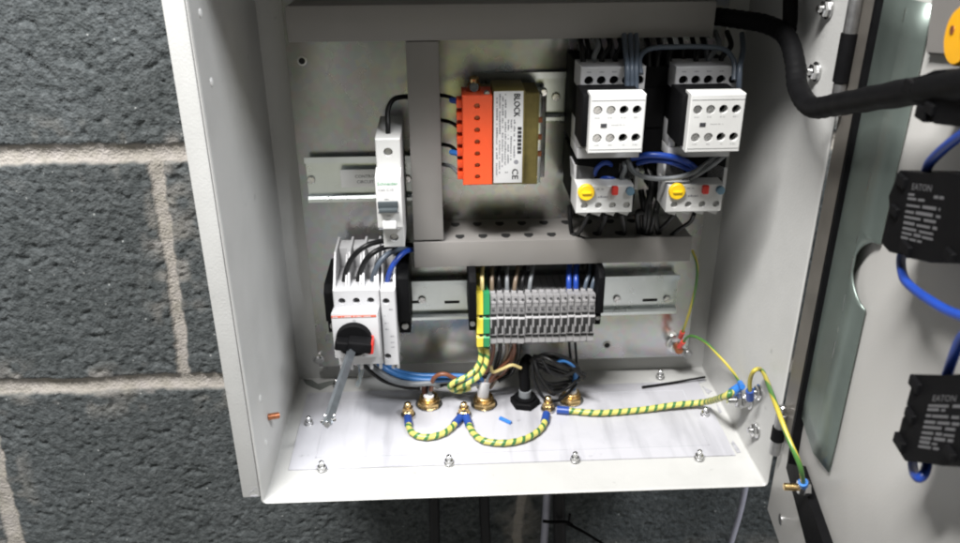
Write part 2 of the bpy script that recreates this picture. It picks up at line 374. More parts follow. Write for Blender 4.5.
    n2 = N.new('ShaderNodeTexNoise'); n2.inputs['Scale'].default_value = 60; n2.inputs['Detail'].default_value = 6; L.new(tc.outputs['Object'], n2.inputs['Vector'])
    r2 = N.new('ShaderNodeValToRGB'); e = r2.color_ramp.elements; e[0].position = .3; e[0].color = (.255, .238, .205, 1); e[1].position = .7; e[1].color = (.33, .305, .287, 1)
    L.new(n2.outputs['Fac'], r2.inputs[0])
    am = N.new('ShaderNodeAttribute'); am.attribute_name = 'mortar'; as_ = N.new('ShaderNodeAttribute'); as_.attribute_name = 'smear'
    sm = N.new('ShaderNodeMath'); sm.operation = 'MULTIPLY'; sm.inputs[1].default_value = .5; L.new(as_.outputs['Fac'], sm.inputs[0])
    mx_ = N.new('ShaderNodeMath'); mx_.operation = 'MAXIMUM'; L.new(sm.outputs[0], mx_.inputs[0]); L.new(am.outputs['Fac'], mx_.inputs[1])
    fin = N.new('ShaderNodeMix'); fin.data_type = 'RGBA'; L.new(mx_.outputs[0], fin.inputs[0]); L.new(ms.outputs[2], fin.inputs[6]); L.new(r2.outputs[0], fin.inputs[7])
    L.new(fin.outputs[2], b.inputs['Base Color']); b.inputs['Roughness'].default_value = .92; b.inputs['Specular IOR Level'].default_value = .2
    bp = N.new('ShaderNodeBump'); bp.inputs['Strength'].default_value = .8; bp.inputs['Distance'].default_value = .0011; v2 = N.new('ShaderNodeTexVoronoi'); v2.inputs['Scale'].default_value = 480; L.new(tc.outputs['Object'], v2.inputs['Vector'])
    hm = N.new('ShaderNodeMath'); hm.operation = 'MULTIPLY_ADD'; hm.inputs[1].default_value = .7; L.new(v2.outputs['Distance'], hm.inputs[0]); L.new(n1.outputs['Fac'], hm.inputs[2])
    L.new(hm.outputs[0], bp.inputs['Height']); L.new(bp.outputs[0], b.inputs['Normal'])
    me.materials.append(m)
    o = bpy.data.objects.new('block_wall', me); COL.objects.link(o); o.location = (0, Y0*MM, 0)
    tag(o, 'dark grey rough concrete block wall with pale mortar joints', 'wall')
block_wall()

# ------------------------------------------------------------------ enclosure
W, H, D, E_, BD = 350., 374., 152., 1.7, 26.
enc = thing('electrical_enclosure', 'open light grey metal control box mounted on the block wall', 'control box', (175, 150, 0))
def ring(bm, ins, y, rad=2.5):
    x0, x1, z0, z1 = ins, W-ins, ins, H-ins; r = max(.3, rad); out = []
    for cx, cz, a0 in ((x1-r, z0+r, -90), (x1-r, z1-r, 0), (x0+r, z1-r, 90), (x0+r, z0+r, 180)):
        for k in range(5):
            t = math.radians(a0+k*22.5); out.append(bm.verts.new((cx+r*math.cos(t), y, cz+r*math.sin(t))))
    return out
def body():
    bm = BM()
    R = [ring(bm, E_, D, 1.5), ring(bm, E_, BD, 1.5), ring(bm, E_-.25, BD-.7, 1.6), ring(bm, .35, 1.6, 2.4), ring(bm, 0., .5, 2.5), ring(bm, -.6, -.1, 3), ring(bm, -1.3, .3, 3.5), ring(bm, -1.6, 1.2, 3.8), ring(bm, -1.6, D+1.6, 3.8)]
    n = len(R[0])
    for a, b in zip(R, R[1:]):
        for i in range(n): bm.faces.new((a[i], a[(i+1) % n], b[(i+1) % n], b[i]))
    bm.faces.new(R[0]); bm.faces.new(R[-1][::-1])
    return part('body', bm, 'paint', enc, 30)
body_o = body()
bm = BM(); box(bm, -13.4, -1.75, -.2, 11, 5.2, H, .7)
rim = part('rim_flange', bm, 'paint', enc)
bm = BM(); box(bm, -8, -3, -.6, -.25, 6, 7, 0)                         # small corner seam
prism(bm, [(-8.6, -.3, 9.5), (-8.0, -.3, 9.5), (-3.0, -.3, 13.5), (-3.6, -.3, 13.5)], (0, -.15, 0))
part('corner_seam', bm, 'scuff', rim)
for (x, y, z) in [(1.1, 15.9, 321.6), (1.2, 17.9, 284.3), (1.3, 23.7, 69.8), (1.3, 22.9, 33.7)]:
    bm = BM(); lathe(bm, (x-.4, y, z), (1, 0, 0), [(0, 2.6), (.7, 2.5), (1.1, 1.8), (1.3, .3)], 14); part('hole_plug', bm, 'white_plastic', body_o)
def hex_bolt(bm, p, d, r=5.5, h=4):
    lathe(bm, p, d, [(0, r*1.25), (.9, r*1.25), (1.0, r*1.15)], 20); p2 = Vector(p)+Vector(d).normalized()*1.0
    lathe(bm, p2, d, [(0, r), (h*.8, r), (h, r*.82)], 6); lathe(bm, p2+Vector(d).normalized()*h, d, [(0, r*.5), (2.2, r*.5), (2.6, r*.4)], 14)
for (y, z) in [(25.4, 318.5), (26.9, 282.9), (30.3, 57), (24.8, 28.3)]:
    bm = BM(); hex_bolt(bm, (348.2, y+1, z), (-1, 0, 0), 4.6, 3.0); part('hinge_bolt', bm, 'steel', body_o)
# gland plate on the floor
bm = BM(); box(bm, 12, 338, 31, 129, 1.5, 2.9, .5, 2)
gp = part('gland_plate', bm, 'plate_paint', enc)
bm = BM(); 
for (a, b_, c, d) in ((30, 322, 43, 43.5), (30, 322, 116, 116.5), (30, 30.5, 43, 116), (321.5, 322, 43, 116)): box(bm, a, b_, c, d, 2.8, 3.15, 0)
part('pressed_line', bm, 'plate_paint', gp)
for (px, py) in [(322, 466), (449, 460), (575, 457), (699, 455), (309, 421), (705, 412), (337, 383), (660, 374)]:
    x, y, z = at(px, py+3, Z=3); bm = BM(); lathe(bm, (x, y, 2.8), (0, 0, 1), [(0, 3.6), (.8, 3.6), (.9, 3.1), (3.2, 3.0), (3.3, 1.9), (6.6, 1.9), (7.2, 1.3)], 12)
    part('screw', bm, 'steel', gp)
# mounting plate
bm = BM(); box(bm, 22, 329, 138, 140, 22, 364, .4)
mp = part('mounting_plate', bm, 'zinc', enc)
for x in (22, 327):
    bm = BM(); box(bm, x, x+2, 140.2, 151.8, 22.5, 363.5, .3); part('return_edge', bm, 'zinc', mp)
for (px, py) in [(607, 345), (302, 61)]:
    x, y, z = at(px, py, Y=137.9); bm = BM(); lathe(bm, (x, 138, z), (0, -1, 0), [(0, 3.4), (.35, 3.4), (.5, 2.6)], 16); hh = part('fixing_hole', bm, 'dsteel', mp)
    bm = BM(); lathe(bm, (x, 137.5, z), (0, -1, 0), [(0, 2.3), (.25, 2.2)], 14); part('bore', bm, 'screw_blk', mp)
for (px, py) in [(318, 360), (397, 359), (688, 354)]:
    x, y, z = at(px, py, Y=136); bm = BM(); lathe(bm, (x, 138, z), (0, -1, 0), [(0, 4.6), (.9, 4.6), (1, 4.2)], 18); screw(bm, (x, 137, z), (0, -1, 0), 3.2, 2, .4); part('fixing_screw', bm, 'dsteel', mp)

# door, opened about square to the box
def dquad_prism(bm, uvs, w0, w1): prism(bm, [DP(u, v, w0) for u, v in uvs], Vector(DN)*(w1-w0))
bm = BM(); dquad_prism(bm, [(0, -18), (372, -18), (372, 392), (0, 392)], -15, 0)
bmesh.ops.bevel(bm, geom=bm.edges[:], offset=1.2, segments=2, profile=.5, affect='EDGES')
door = part('door', bm, 'door_paint', enc)
def gasket_path(off):
    g2, g3 = atd(790, 468, 3), atd(810, 543, 3); h2, h3 = atd(801, 466, 3), atd(828, 543, 3)
    ex = lambda p, q: (p[0]+(q[0]-p[0])*4.5, p[1]+(q[1]-p[1])*4.5)
    ul = atd(834, 250, 3)[0]
    return [(ul-4.5, 366), (ul-4.5, 75), (g2[0], 52), g2, g3, ex(g2, g3)] if off == 0 else [(ul-1, 366), (ul-1, 75), (ul+1, 52), h2, h3, ex(h2, h3)]
bm = BM(); a = gasket_path(0); b_ = gasket_path(13)
poly = a+b_[::-1]; 
for i in range(len(a)-1):
    q = [a[i], a[i+1], b_[i+1], b_[i]]; dquad_prism(bm, q, .1, 5.5)
part('gasket', bm, 'rubber', door)
ul_ = atd(834, 250, 3)[0]-5.5; bm = BM(); dquad_prism(bm, [(1.5, 46), (ul_, 60), (ul_, 366), (1.5, 366)], .1, 1.6); bmesh.ops.bevel(bm, geom=bm.edges[:], offset=.4, segments=1, affect='EDGES'); part('hinge_strip', bm, 'hstrip', door)
# galvanised stiffening channel with its round notch
avg = lambda q, w: sum(atd(x, y, w)[0] for x, y in q)/len(q)
uL = avg([(886, 5), (868, 60), (842, 200)], 2); uM = avg([(906, 5), (870, 190), (836, 345)], 5); uR = avg([(930, 5), (896, 170), (846, 389), (826, 470)], 2.5)
zt = atd(930, 4, 2.5)[1]; zb = atd(826, 470, 2.5)[1]
n0, n1 = atd(878, 245, 2.5)[1], atd(864, 311, 2.5)[1]; nd = uR-atd(855, 275, 3)[0]
def notch(z):
    t = (z-n1)/(n0-n1)
    return uR-nd*min(1, (math.sin(math.pi*t))**.55*1.02) if 0 < t < 1 else uR
bm = BM(); lines = []; zz = list(np.linspace(zt, n0+1, 8))+list(np.linspace(n0, n1, 30))+list(np.linspace(n1-1, zb, 8))
for z in zz:
    e = notch(z); w = lambda u: 1+4*(u-uL)/(uM-uL) if u < uM else 5-3.6*(u-uM)/(uR-uM)
    pu = [uL-.6, uL+1.2, uM-.8, uM+.6, max(e, uM+.8)]; pw = [.6, 1.8, 4.9, 4.9, w(max(e, uM+.8))]
    lines.append([bm.verts.new(DP(u, z, q)) for u, q in zip(pu, pw)])
for A_, B_ in zip(lines, lines[1:]):
    for i in range(4): bm.faces.new((A_[i], A_[i+1], B_[i+1], B_[i]))
bmesh.ops.recalc_face_normals(bm, faces=bm.faces)
ch = part('stiffening_channel', bm, 'zincy', door, 25)
sd = ch.modifiers.new('gauge', 'SOLIDIFY'); sd.thickness = .001; sd.offset = 0
z = zt-4
while z > zb+30:
    hgt = random.uniform(2, 14)
    if random.random() < .45:
        bm = BM(); dquad_prism(bm, [(uM-.35, z-hgt), (uM+.35, z-hgt), (uM+.35, z), (uM-.35, z)], 5.2, 5.6); part('scratch', bm, 'steel', ch)
    z -= hgt+random.uniform(3, 16)
# hinges in the gap
for (z, hgt, hp, ux) in ((54, 32, 5, 9), (298, 62, 13, 5)):
    bm = BM(); c = DP(ux, z, 5); cyl(bm, (c[0], c[1], z-hgt/2), (c[0], c[1], z-hp), 3.6, bev=.5); hg = part('hinge', bm, 'dsteel', enc)
    bm = BM(); cyl(bm, (c[0], c[1], z+hp), (c[0], c[1], z+hgt/2), 3.6, bev=.5); part('hinge_barrel', bm, 'dsteel', hg)
    bm = BM(); cyl(bm, (c[0], c[1], z-hp+.2), (c[0], c[1], z+hp-.2), 4.4); part('hinge_pin', bm, 'rubber', hg)
    bm = BM(); cyl(bm, (c[0], c[1], z+hgt/2+.6), (c[0], c[1], z+hgt/2+6), 2.6, 2.4, bev=.5); part('hinge_screw', bm, 'steel', hg)
bm = BM(); u, v = atd(781, 519, 0); lathe(bm, DP(u, v, 0), DN, [(0, 3.6), (.8, 3.5), (1., 2.0)], 16); part('drain_plug', bm, 'dsteel', door)

# ------------------------------------------------------------------ smears and scraps lying on the floor of the box
def blob(bm, pts, z, h=.25):
    prism(bm, [(p[0], p[1], z) for p in pts], (0, 0, h))
bm = BM(); pts = [at(x, y, Z=2)[:2] for x, y in [(303, 379), (312, 380), (318, 384), (330, 381), (345, 380), (341, 383), (330, 385), (320, 390), (312, 387), (306, 384)]]; blob(bm, pts, 1.8, .4)
solo('sealant_smear', bm, 'grime', 'dark grey smear of dried sealant in the back left floor corner', 'smear')
bm = BM()
for px in [[(686, 381), (703, 377), (706, 381), (696, 384)], [(702, 386), (712, 391), (708, 394)], [(716, 402), (722, 412), (719, 413)], [(733, 440), (741, 452), (737, 453), (731, 443)]]:
    blob(bm, [at(x, y, Z=2)[:2] for x, y in px], 1.85 if px[0][1] != 999 else 3, .25)
solo('sealant_smear', bm, 'scuff', 'grey scuffed sealant streak along the right edge of the box floor', 'smear')
p0 = at(642, 387, Z=5); p1 = at(705, 378, Z=5)
bm = BM(); tube(bm, [p0, m3(p0, p1, .4), (*p1[:2], 6.)], .9, 6); solo('cable_tie', bm, 'black', 'thin black cut off cable tie lying at the back right of the box floor', 'cable tie')
p0 = at(500, 418, Z=4); p1 = at(511, 423, Z=4)
bm = BM(); tube(bm, [p0, m3(p0, p1, .5), p1], 1.6, 8); solo('sleeve_scrap', bm, 'bluecrimp', 'tiny bright blue scrap of sleeving lying on the white floor', 'scrap')
bm = BM(); cyl(bm, at(281, 416, X=3), (3+7, at(281, 416, X=3)[1]+1, at(281, 416, X=3)[2]+1), .01, .01)
bm.free()
pw = at(268, 417, X=1.7); bm = BM(); lathe(bm, pw, (1, .25, 0), [(0, 2.3), (7, 2.3), (8, 2.0), (8.1, 1.2), (7.6, 1.0)], 14)
solo('wall_plug', bm, 'copper', 'short brown plug sticking out of the left wall inside the box', 'plug')

# ------------------------------------------------------------------ rails
def din_rail(x0, x1, zc, label, yf=131.):
    r = thing('din_rail', label, 'mounting rail', ((x0+x1)/2, 138, zc-17.5), 'zinc mounting rails on the back plate')
    y1 = 137.9; t = 1.1
    prof = [(yf, 17.5), (yf+.2, 13), (y1-t, 13), (y1-t, -13), (yf+2.2, -13), (yf+.9, -15.0), (yf+.9, -17.5), (yf+.9+t, -17.5), (yf+2.2+t, -13-t), (y1, -13-t), (y1, 13+t), (yf+t, 13+t), (yf+t, 17.5)]
    bm = BM(); prism(bm, [(x0, y, zc+z) for y, z in prof], (x1-x0, 0, 0)); part('rail_body', bm, 'rail', r, 20)
    return r
def rail_screw(r, px, py):
    x, y, z = at(px, py, Y=136); bm = BM(); screw(bm, (x, 136.7, z), (0, -1, 0), 3.1, 2, .5); part('rail_screw', bm, 'steel', r)
def rail_slot(r, px, py, w):
    x, y, z = at(px, py, Y=136.8); bm = BM(); box(bm, x-w/2, x+w/2, 136.55, 136.78, z-1.2, z+1.2, .1); part('rail_slot', bm, 'duct_dark', r)
r1 = din_rail(28, 106, 186, 'upper left zinc rail behind the slim white breaker'); rail_screw(r1, 311, 180); rail_screw(r1, 407, 179)
r2 = din_rail(60, 314, 84, 'long lower zinc rail carrying the grey terminal row'); rail_screw(r2, 422, 300); rail_screw(r2, 617, 299); rail_slot(r2, 414, 302, 12); rail_slot(r2, 452, 302, 12); rail_slot(r2, 650, 300, 12); rail_screw(r2, 667, 299)
r3 = din_rail(150, 322, 245, 'upper zinc rail behind the two white contactors'); rail_screw(r3, 556, 97)
bm = BM(); a = at(340, 170, Y=130.4); c = at(379, 187, Y=130.4); box(bm, a[0], 86, 130.3, 130.8, c[2], a[2], .1)
lb = tag(finish('rail_label', bm, 'tag_white', (a[0], 130, c[2])), 'small white CONTROL CIRCUIT label on the upper left rail', 'label'); lb.location = Vector((a[0], 130, c[2]))*MM
ORIGIN[lb.name] = (a[0], 130, c[2])
bm = BM(); text(bm, 'CONTROL', 3.3, (a[0]+10.5, 130.3, c[2]+7.4), (1, 0, 0), (0, 0, 1), .1); text(bm, 'CIRCUIT', 3.3, (a[0]+11.5, 130.3, c[2]+3.2), (1, 0, 0), (0, 0, 1), .1)
part('lettering', bm, 'ink', lb)

# ------------------------------------------------------------------ trunking
def duct(label, x0, x1, z0, z1, base, slots=None, lidends=0):
    r = thing('cable_trunking', label, 'trunking', base, 'grey plastic cable trunking')
    bm = BM(); box(bm, x0+.6, x1-.6, 98, 137.8, z0+.6, z1-.6, .4); bo = part('trough', bm, 'duct', r)
    bm = BM(); box(bm, x0, x1, 94.5, 97.9, z0, z1, .7); part('cover', bm, 'duct', r)
    if slots:
        bm = BM()
        for (x, y, z, up) in slots:
            if up: prism(bm, [(x-1.2, y, z), (x+1.2, y, z), (x+3.4, y+3.5, z), (x+3.0, y+7.5, z), (x-3.0, y+7.5, z), (x-3.4, y+3.5, z)][::1], (0, 0, .15))
            else: box(bm, x-2, x+2, y-16, y, z-.15, z, 0)
        part('slot', bm, 'duct_dark', bo)
    return r
_x0 = at(460, 237, Z=150)[0]; _dx = (at(552, 236, Z=150)[0]-_x0)/4
top_slots = [(_x0+x*_dx, 101.0, 149.95, True) for x in range(-1, 9)]+[(_x0-3+x*_dx, 124, 149.95, True) for x in range(-1, 9)]
duct('long horizontal grey trunking across the top, darkest of the trunking', 32, 306, 291.6, 314, (170, 138, 291.6))
duct('short vertical grey trunking beside the orange transformer block', 106.4, 127.6, 152.2, 291.2, (117, 138, 152.2))
duct('lower horizontal grey trunking just above the terminal row', 106, 308, 130.6, 150.6, (207, 138, 130.6), top_slots)

# ------------------------------------------------------------------ miniature circuit breaker
mc = thing('circuit_breaker', 'slim white single pole breaker on the upper left rail', 'circuit breaker', (92.5, 131, 157))
bm = BM(); holed_box(bm, 85, 101.2, 72, 128, 213.5, 234, [(225, [(93, 3.0)])], 4, .6); bd = part('body', bm, 'white_plastic', mc)
bm = BM(); holed_box(bm, 86.8, 101.0, 72, 128, 157.4, 176.5, [(164.5, [(94, 3.0)])], 4, .6); box(bm, 84.8, 101.1, 74, 128, 171, 214, .3); part('lower_body', bm, 'white_plastic', mc)
bm = BM(); prism(bm, [(84.4, 60, 212), (84.4, 60, 176.8), (84.4, 74, 173), (84.4, 74, 215)], (16.8, 0, 0)); bmesh.ops.bevel(bm, geom=bm.edges[:], offset=.7, segments=2, profile=.5, affect='EDGES'); nose = part('nose', bm, 'white_plastic', mc)
screws('terminal_screw', [((93, 76, 225), (0, -1, 0), 2.7, 1.5, .6), ((94, 76, 164.5), (0, -1, 0), 2.7, 1.5, .6)], 'dsteel', mc)
bm = BM(); box(bm, 85.4, 98.6, 58.4, 62, 190.8, 195.6, .5); part('toggle_slot', bm, 'darkslate', nose)
bm = BM(); box(bm, 86.0, 98.2, 55.0, 61, 189.2, 191.6, .5); part('toggle', bm, 'darkslate', mc)
bm = BM(); box(bm, 88, 96.6, 58.0, 61, 176.6, 182, .5); part('indicator', bm, 'label', nose)
bm = BM(); box(bm, 85, 99, 59.6, 60.2, 187.6, 188, 0); box(bm, 85, 99, 59.6, 60.2, 175.9, 176.3, 0); part('groove', bm, 'inkgrey', nose)
bm = BM(); text(bm, 'Schneider', 3.2, (85.6, 59.95, 206.6), (1, 0, 0), (0, 0, 1), .1, wmax=13.5); part('lettering', bm, 'inkgreen', nose)
bm = BM(); text(bm, 'C60 C10', 2.4, (86, 59.95, 202.6), (1, 0, 0), (0, 0, 1), .1, wmax=10); scribble(bm, (90, 59.95, 196.6), (1, 0, 0), (0, 0, 1), 5, .8); scribble(bm, (91, 59.95, 185), (1, 0, 0), (0, 0, 1), 3.5, .8); part('marking', bm, 'inkgrey', nose)

# ------------------------------------------------------------------ rotary isolator with long shaft
st = thing('rotary_isolator', 'pale grey four pole rotary isolator with black knob at lower left', 'isolator', (68, 131, 62))
bm = BM(); holed_box(bm, 48.5, 81.4, 75, 128, 62, 124, [(115, [(54.4, 2.6), (64.6, 2.6), (74.8, 2.6)])], 9, .5); sb = part('body', bm, 'lgrey', st)
bm = BM(); prism(bm, [(48.2, 60, 113.6), (48.2, 60, 77), (48.2, 75.2, 74), (48.2, 75.2, 111.0)], (32.6, 0, 0)); bmesh.ops.bevel(bm, geom=bm.edges[:], offset=.8, segments=2, profile=.5, affect='EDGES'); fr = part('front_cover', bm, 'lgrey', st)
bm = BM(); holed_box(bm, 82.0, 92.4, 73, 128, 62, 124, [(115, [(85.8, 2.6)]), (69.5, [(84.6, 2.6)])], 9, .5); part('fourth_pole', bm, 'lgrey', st)
screws('terminal_screw', [((x, y, z), (0, -1, 0), 2.3, 1.2, .8) for x, y, z in ((54.4, 83.5, 115), (64.6, 83.5, 115), (74.8, 83.5, 115), (85.8, 81.5, 115), (84.6, 81.5, 69.5))], 'dsteel', st)
bm = BM()
for x in (48.6, 58.8, 69.0, 79.2, 91.0):
    prism(bm, [(x, 77, 123.5), (x, 98, 143), (x, 126, 143), (x, 126, 123.5)], (1.5, 0, 0))
for x in (57.0, 67.2, 77.4, 82.5): prism(bm, [(x, 78, 123.5), (x, 98, 141), (x, 112, 141), (x, 112, 123.5)], (1.2, 0, 0))
box(bm, 48.6, 92.4, 112, 127, 123.5, 140, .3); part('terminal_shroud', bm, 'lgrey', st)
bm = BM()
for x in (48.8, 56.2, 63.5, 70.8, 77.6, 86.8, 90.4): box(bm, x, x+2.2, 76, 80, 57, 63, .3)
part('foot_teeth', bm, 'lgrey', st)
bm = BM(); box(bm, 48.4, 79.4, 59.75, 60.05, 110.0, 111.6, 0); part('red_stripe', bm, 'inkred', fr)
bm = BM(); scribble(bm, (49.4, 59.7, 110.4), (1, 0, 0), (0, 0, 1), 28, .9, .12, .6); part('stripe_print', bm, 'label', fr)
bm = BM(); scribble(bm, (50, 74.9, 118.6-9.0+0.5), (1, 0, 0), (0, 0, 1), 8, .8, .15); text(bm, 'O', 2.4, (63, 59.9, 106.6), (1, 0, 0), (0, 0, 1), .1); scribble(bm, (66, 59.9, 78.4), (1, 0, 0), (0, 0, 1), 5, 1.2)
for z in (108, 103, 97, 92, 86, 81, 77): scribble(bm, (87.5 if z > 104 or z < 90 else 84, 72.95, z), (1, 0, 0), (0, 0, 1), 2.6, 1.2, .1, .8)
part('marking', bm, 'inkgrey', st)
bm = BM(); lathe(bm, (63, 60.2, 93.5), (0, -1, 0), [(0, 12.7), (4.5, 12.5), (5.2, 11.8), (5.3, 9)], 36); box(bm, 59.6, 76.4, 45, 58, 89.4, 97.6, 1.6, 3, Matrix.Rotation(math.radians(8), 3, 'Y')); box(bm, 50.5, 64, 47, 58, 90, 97, 1.6, 3, Matrix.Rotation(math.radians(8), 3, 'Y'))
kn = part('knob', bm, 'black', st)
bm = BM(); box(bm, 73.0, 77.2, 45.8, 59, 88.0, 96.2, .8, 2); part('knob_tip', bm, 'red', kn)
bm = BM(); p0 = Vector((62, 47, 90.5)); p1 = Vector(at(327, 424, Y=-36)); tube(bm, [p0, p1], 3.2, 4, 1, False); sh = part('shaft', bm, 'rod', kn, 20)
bm = BM(); dd = (p1-p0).normalized(); q = p1-dd*3.4; tube(bm, [q-Vector((4.6, 0, .6)), q+Vector((4.6, 0, .6))], 1.0, 8, 1, False); cyl(bm, p1-dd*.1, p1+dd*1.2, 2.2, 1.8); cyl(bm, q-dd*5-Vector((3.2, 0, 0)), q-dd*5+Vector((3.2, 0, 0)), 1.2); part('shaft_pin', bm, 'steel', kn)
def end_stop(label, x0, x1, z0, z1, yf=80):
    bm = BM(); prism(bm, [(x0, yf+6, z1), (x0, yf, z1-5), (x0, yf, z0+14), (x0, yf+8, z0+11), (x0, yf+8, z0), (x0, 134, z0), (x0, 134, z1)], (x1-x0, 0, 0)); bmesh.ops.bevel(bm, geom=bm.edges[:], offset=.5, segments=1, affect='EDGES')
    r = thing('end_stop', label, 'end stop', ((x0+x1)/2, 131, z0), 'black rail end stops'); part('stop_body', bm, 'black', r)
    bm = BM(); screw(bm, ((x0+x1)/2, yf+8.2, z0+6), (0, -1, 0), min(2.6, (x1-x0)*.4), 1.4); part('clamp_screw', bm, 'dsteel', r)
    return r
end_stop('black end stop hard against the left side of the isolator', 40.5, 47.6, 80, 122, 84)
end_stop('broad black end stop hard against the right side of the isolator', 93, 101.5, 78, 132, 84)
end_stop('black end stop left of the yellow and green earth terminal', 144.8, 150.2, 82, 131, 78)
end_stop('black end stop closing the right end of the grey terminals', 238.9, 243.6, 82, 130, 82)
wire('short translucent sleeve hanging under the isolator', P((356, 358, 80), (361, 368, 80), (360, 378, 78), (357, 386, 76)), 1.8, 'clear', name='clear_sleeve', cat='sleeve')

# ------------------------------------------------------------------ transformer
tf = thing('transformer', 'small transformer with orange red terminal block and sideways white label', 'transformer', (170, 131, 190))
hx = [(z, [(151.5, 1.9)]) for z in np.linspace(252.6, 204.4, 7)]
bm = BM(); holed_box(bm, 141.8, 161.4, 79, 104, 198.6, 259.4, hx, 3, .7); tb = part('terminal_block', bm, 'orange', tf)
screws('terminal_screw', [((151.5, 82, float(z)), (0, -1, 0), 1.6, .8, .9, False) for z in np.linspace(252.6, 204.4, 7)], 'copper', tb)
bm = BM()
for z in np.linspace(253, 204, 7): box(bm, 138.2, 142, 83, 95, z-2.6, z+2.6, .5)
part('wire_entry', bm, 'orange', tb)
bm = BM(); box(bm, 162, 183, 81, 112, 197.8, 262, 1.2); part('winding', bm, 'olive', tf)
bm = BM(); box(bm, 162.4, 181.6, 80.2, 80.9, 199.4, 261.6, .1); lab = part('rating_label', bm, 'label', tf)
bm = BM(); box(bm, 146, 193, 92, 124, 194, 257, 1.0)
for y in np.arange(93, 124, 2.4): box(bm, 183, 193.4, y, y+1.2, 193.6, 257.4, 0)
part('core', bm, 'olive', tf)
bm = BM(); box(bm, 150, 202.5, 125, 130.8, 187, 252, .8); box(bm, 193.5, 197, 104, 126, 190, 254, .6); br = part('bracket', bm, 'zinc', tf)
bm = BM()
for z in (236, 224, 212): box(bm, 193.6, 197.2, 103.5, 103.95, z-2, z+2, .2)
part('bracket_slot', bm, 'copper', br)
q = at(474, 91, Y=96); bm = BM(); lathe(bm, q, (0, -.25, 1), [(-6, 4.4), (5, 4.4), (5.1, 3.2), (9.5, 3.2), (10, 2.4)], 18); part('brass_nut', bm, 'brass', tf)
bm = BM(); x, y, z = at(474, 88, Y=91); screw(bm, (x, 92, z), (0, -1, .3), 3.4, 3, .4, False); part('fixing_screw', bm, 'steel', tf); bm = BM(); x, y, z = at(487, 94, Y=84); cyl(bm, (x, 90, z-1), (x, 82, z), 2.1, bev=.4); part('fixing_screw', bm, 'steel', tf); screws('fixing_screw', [((200, 124.8, 250), (0, -1, 0), 2.6, 2)], 'steel', tf)
dn, rt_ = (0, 0, -1), (1, 0, 0)       # the label reads downwards: its text runs towards -Z with its top to +X
bm = BM(); 
for q in (0, .28): text(bm, 'BLOCK', 5.6, (175.5+q, 80.15, 260.4-q), dn, rt_, .1, wmax=15.5)
for q in (0, .2): text(bm, 'CE', 5.8, (174.8+q, 80.15, 209.6-q), dn, rt_, .1, wmax=7.5)
for k in range(7):
    z = 238-k*2.7; box(bm, 178.2, 180.8, 79.98, 80.15, z-1.9, z, 0)
text(bm, '2', 2.6, (170.2, 80.15, 207.6), dn, rt_, .1)
part('lettering', bm, 'ink', lab)
bm = BM()
for k, x in enumerate((164, 165.9, 167.8, 169.7, 171.6, 173.5, 175.6)): scribble(bm, (x, 80.15, 260 if k < 4 else 243), dn, rt_, (56, 54, 50, 48, 30, 28, 26)[k], 1.1, .1, .75)
lathe(bm, (177.5, 80.2, 214), (0, -1, 0), [(0, 1.6), (.1, 1.5)], 16)
part('small_print', bm, 'inkgrey', lab)

# ------------------------------------------------------------------ contactors and overload relays
ct = thing('contactor', 'white topped contactor with grey wires down its top, left of its twin', 'contactor', (236, 131, 219), 'contactors with white front blocks')
bm = BM(); box(bm, 216.2, 256.6, 70, 130, 222, 277.6, .6); part('body', bm, 'black', ct)
hz = [221.3, 229.2, 237.2, 245.2, 253.2]
bm = BM(); holed_box(bm, 216, 257, 67, 92, 264.6, 279, [(270.6, [(x, 2.9) for x in hz])], 10, .5); up_ = part('upper_terminals', bm, 'lgrey', ct)
screws('terminal_screw', [((x, 75.5, 270.6), (0, -1, 0), 2.5, 1.2, .7, False) for x in hz], 'dsteel', up_)
bm = BM()
for x in hz[:]: box(bm, x-2.6, x+2.6, 66.2, 70, 259.6, 263.4, .8)
part('wire_clamp', bm, 'rubber', ct)
bm = BM(); box(bm, 216, 257, 67, 96, 219.8, 227, .5); box(bm, 216, 220, 67, 96, 227.2, 243, .4); part('lower_terminals', bm, 'lgrey', ct)
bm = BM(); box(bm, 213.4, 249.4, 38, 66, 236.4, 268.6, .8); part('auxiliary_block', bm, 'black', ct)
ax = [221.4, 229.3, 237.1, 244.9]
bm = BM(); holed_box(bm, 216.8, 249.9, 31.6, 44, 234.4, 270.2, [(260.9, [(x, 2.75) for x in ax]), (243.8, [(x+.5, 2.75) for x in ax])], 10, .6); af = part('front_plate', bm, 'white_plastic', ct)
screws('front_screw', [((x+(.5 if zz_ < 250 else 0), 33.6 if k < 2 else 39.5, zz_), (0, -1, 0), 2.5 if k < 2 else 2.2, 1.2 if k < 2 else .9, .6 if k < 2 else .9, False) for zz_ in (260.9, 243.8) for k, x in enumerate(ax)], 'steel', af)
bm = BM(); box(bm, 223.6, 227.2, 31.3, 31.75, 250.6, 252.9, 0); part('marking', bm, 'ink', af)
bm = BM()
for x in ax:
    scribble(bm, (x-1.6, 31.6, 256.0), (1, 0, 0), (0, 0, 1), 3, .8, .06, .8); scribble(bm, (x-1.2, 31.6, 239.2), (1, 0, 0), (0, 0, 1), 3, .8, .06, .8)
scribble(bm, (230, 31.6, 251.6), (1, 0, 0), (0, 0, 1), 8, .8, .06, .6); box(bm, 217.4, 249.3, 31.35, 31.7, 266.9, 267.1, 0); box(bm, 217.4, 249.3, 31.35, 31.7, 236.9, 237.1, 0); part('print', bm, 'mgrey', af)
bm = BM()
for x in hz: scribble(bm, (x-1.5, 66.9, 275.6), (1, 0, 0), (0, 0, 1), 3, 1.0, .06, .8)
part('print', bm, 'inkgrey', up_)
ct2 = dup(ct, (60, 0, -.5), 'white topped contactor nearest the right wall of the box', 'contactors with white front blocks')
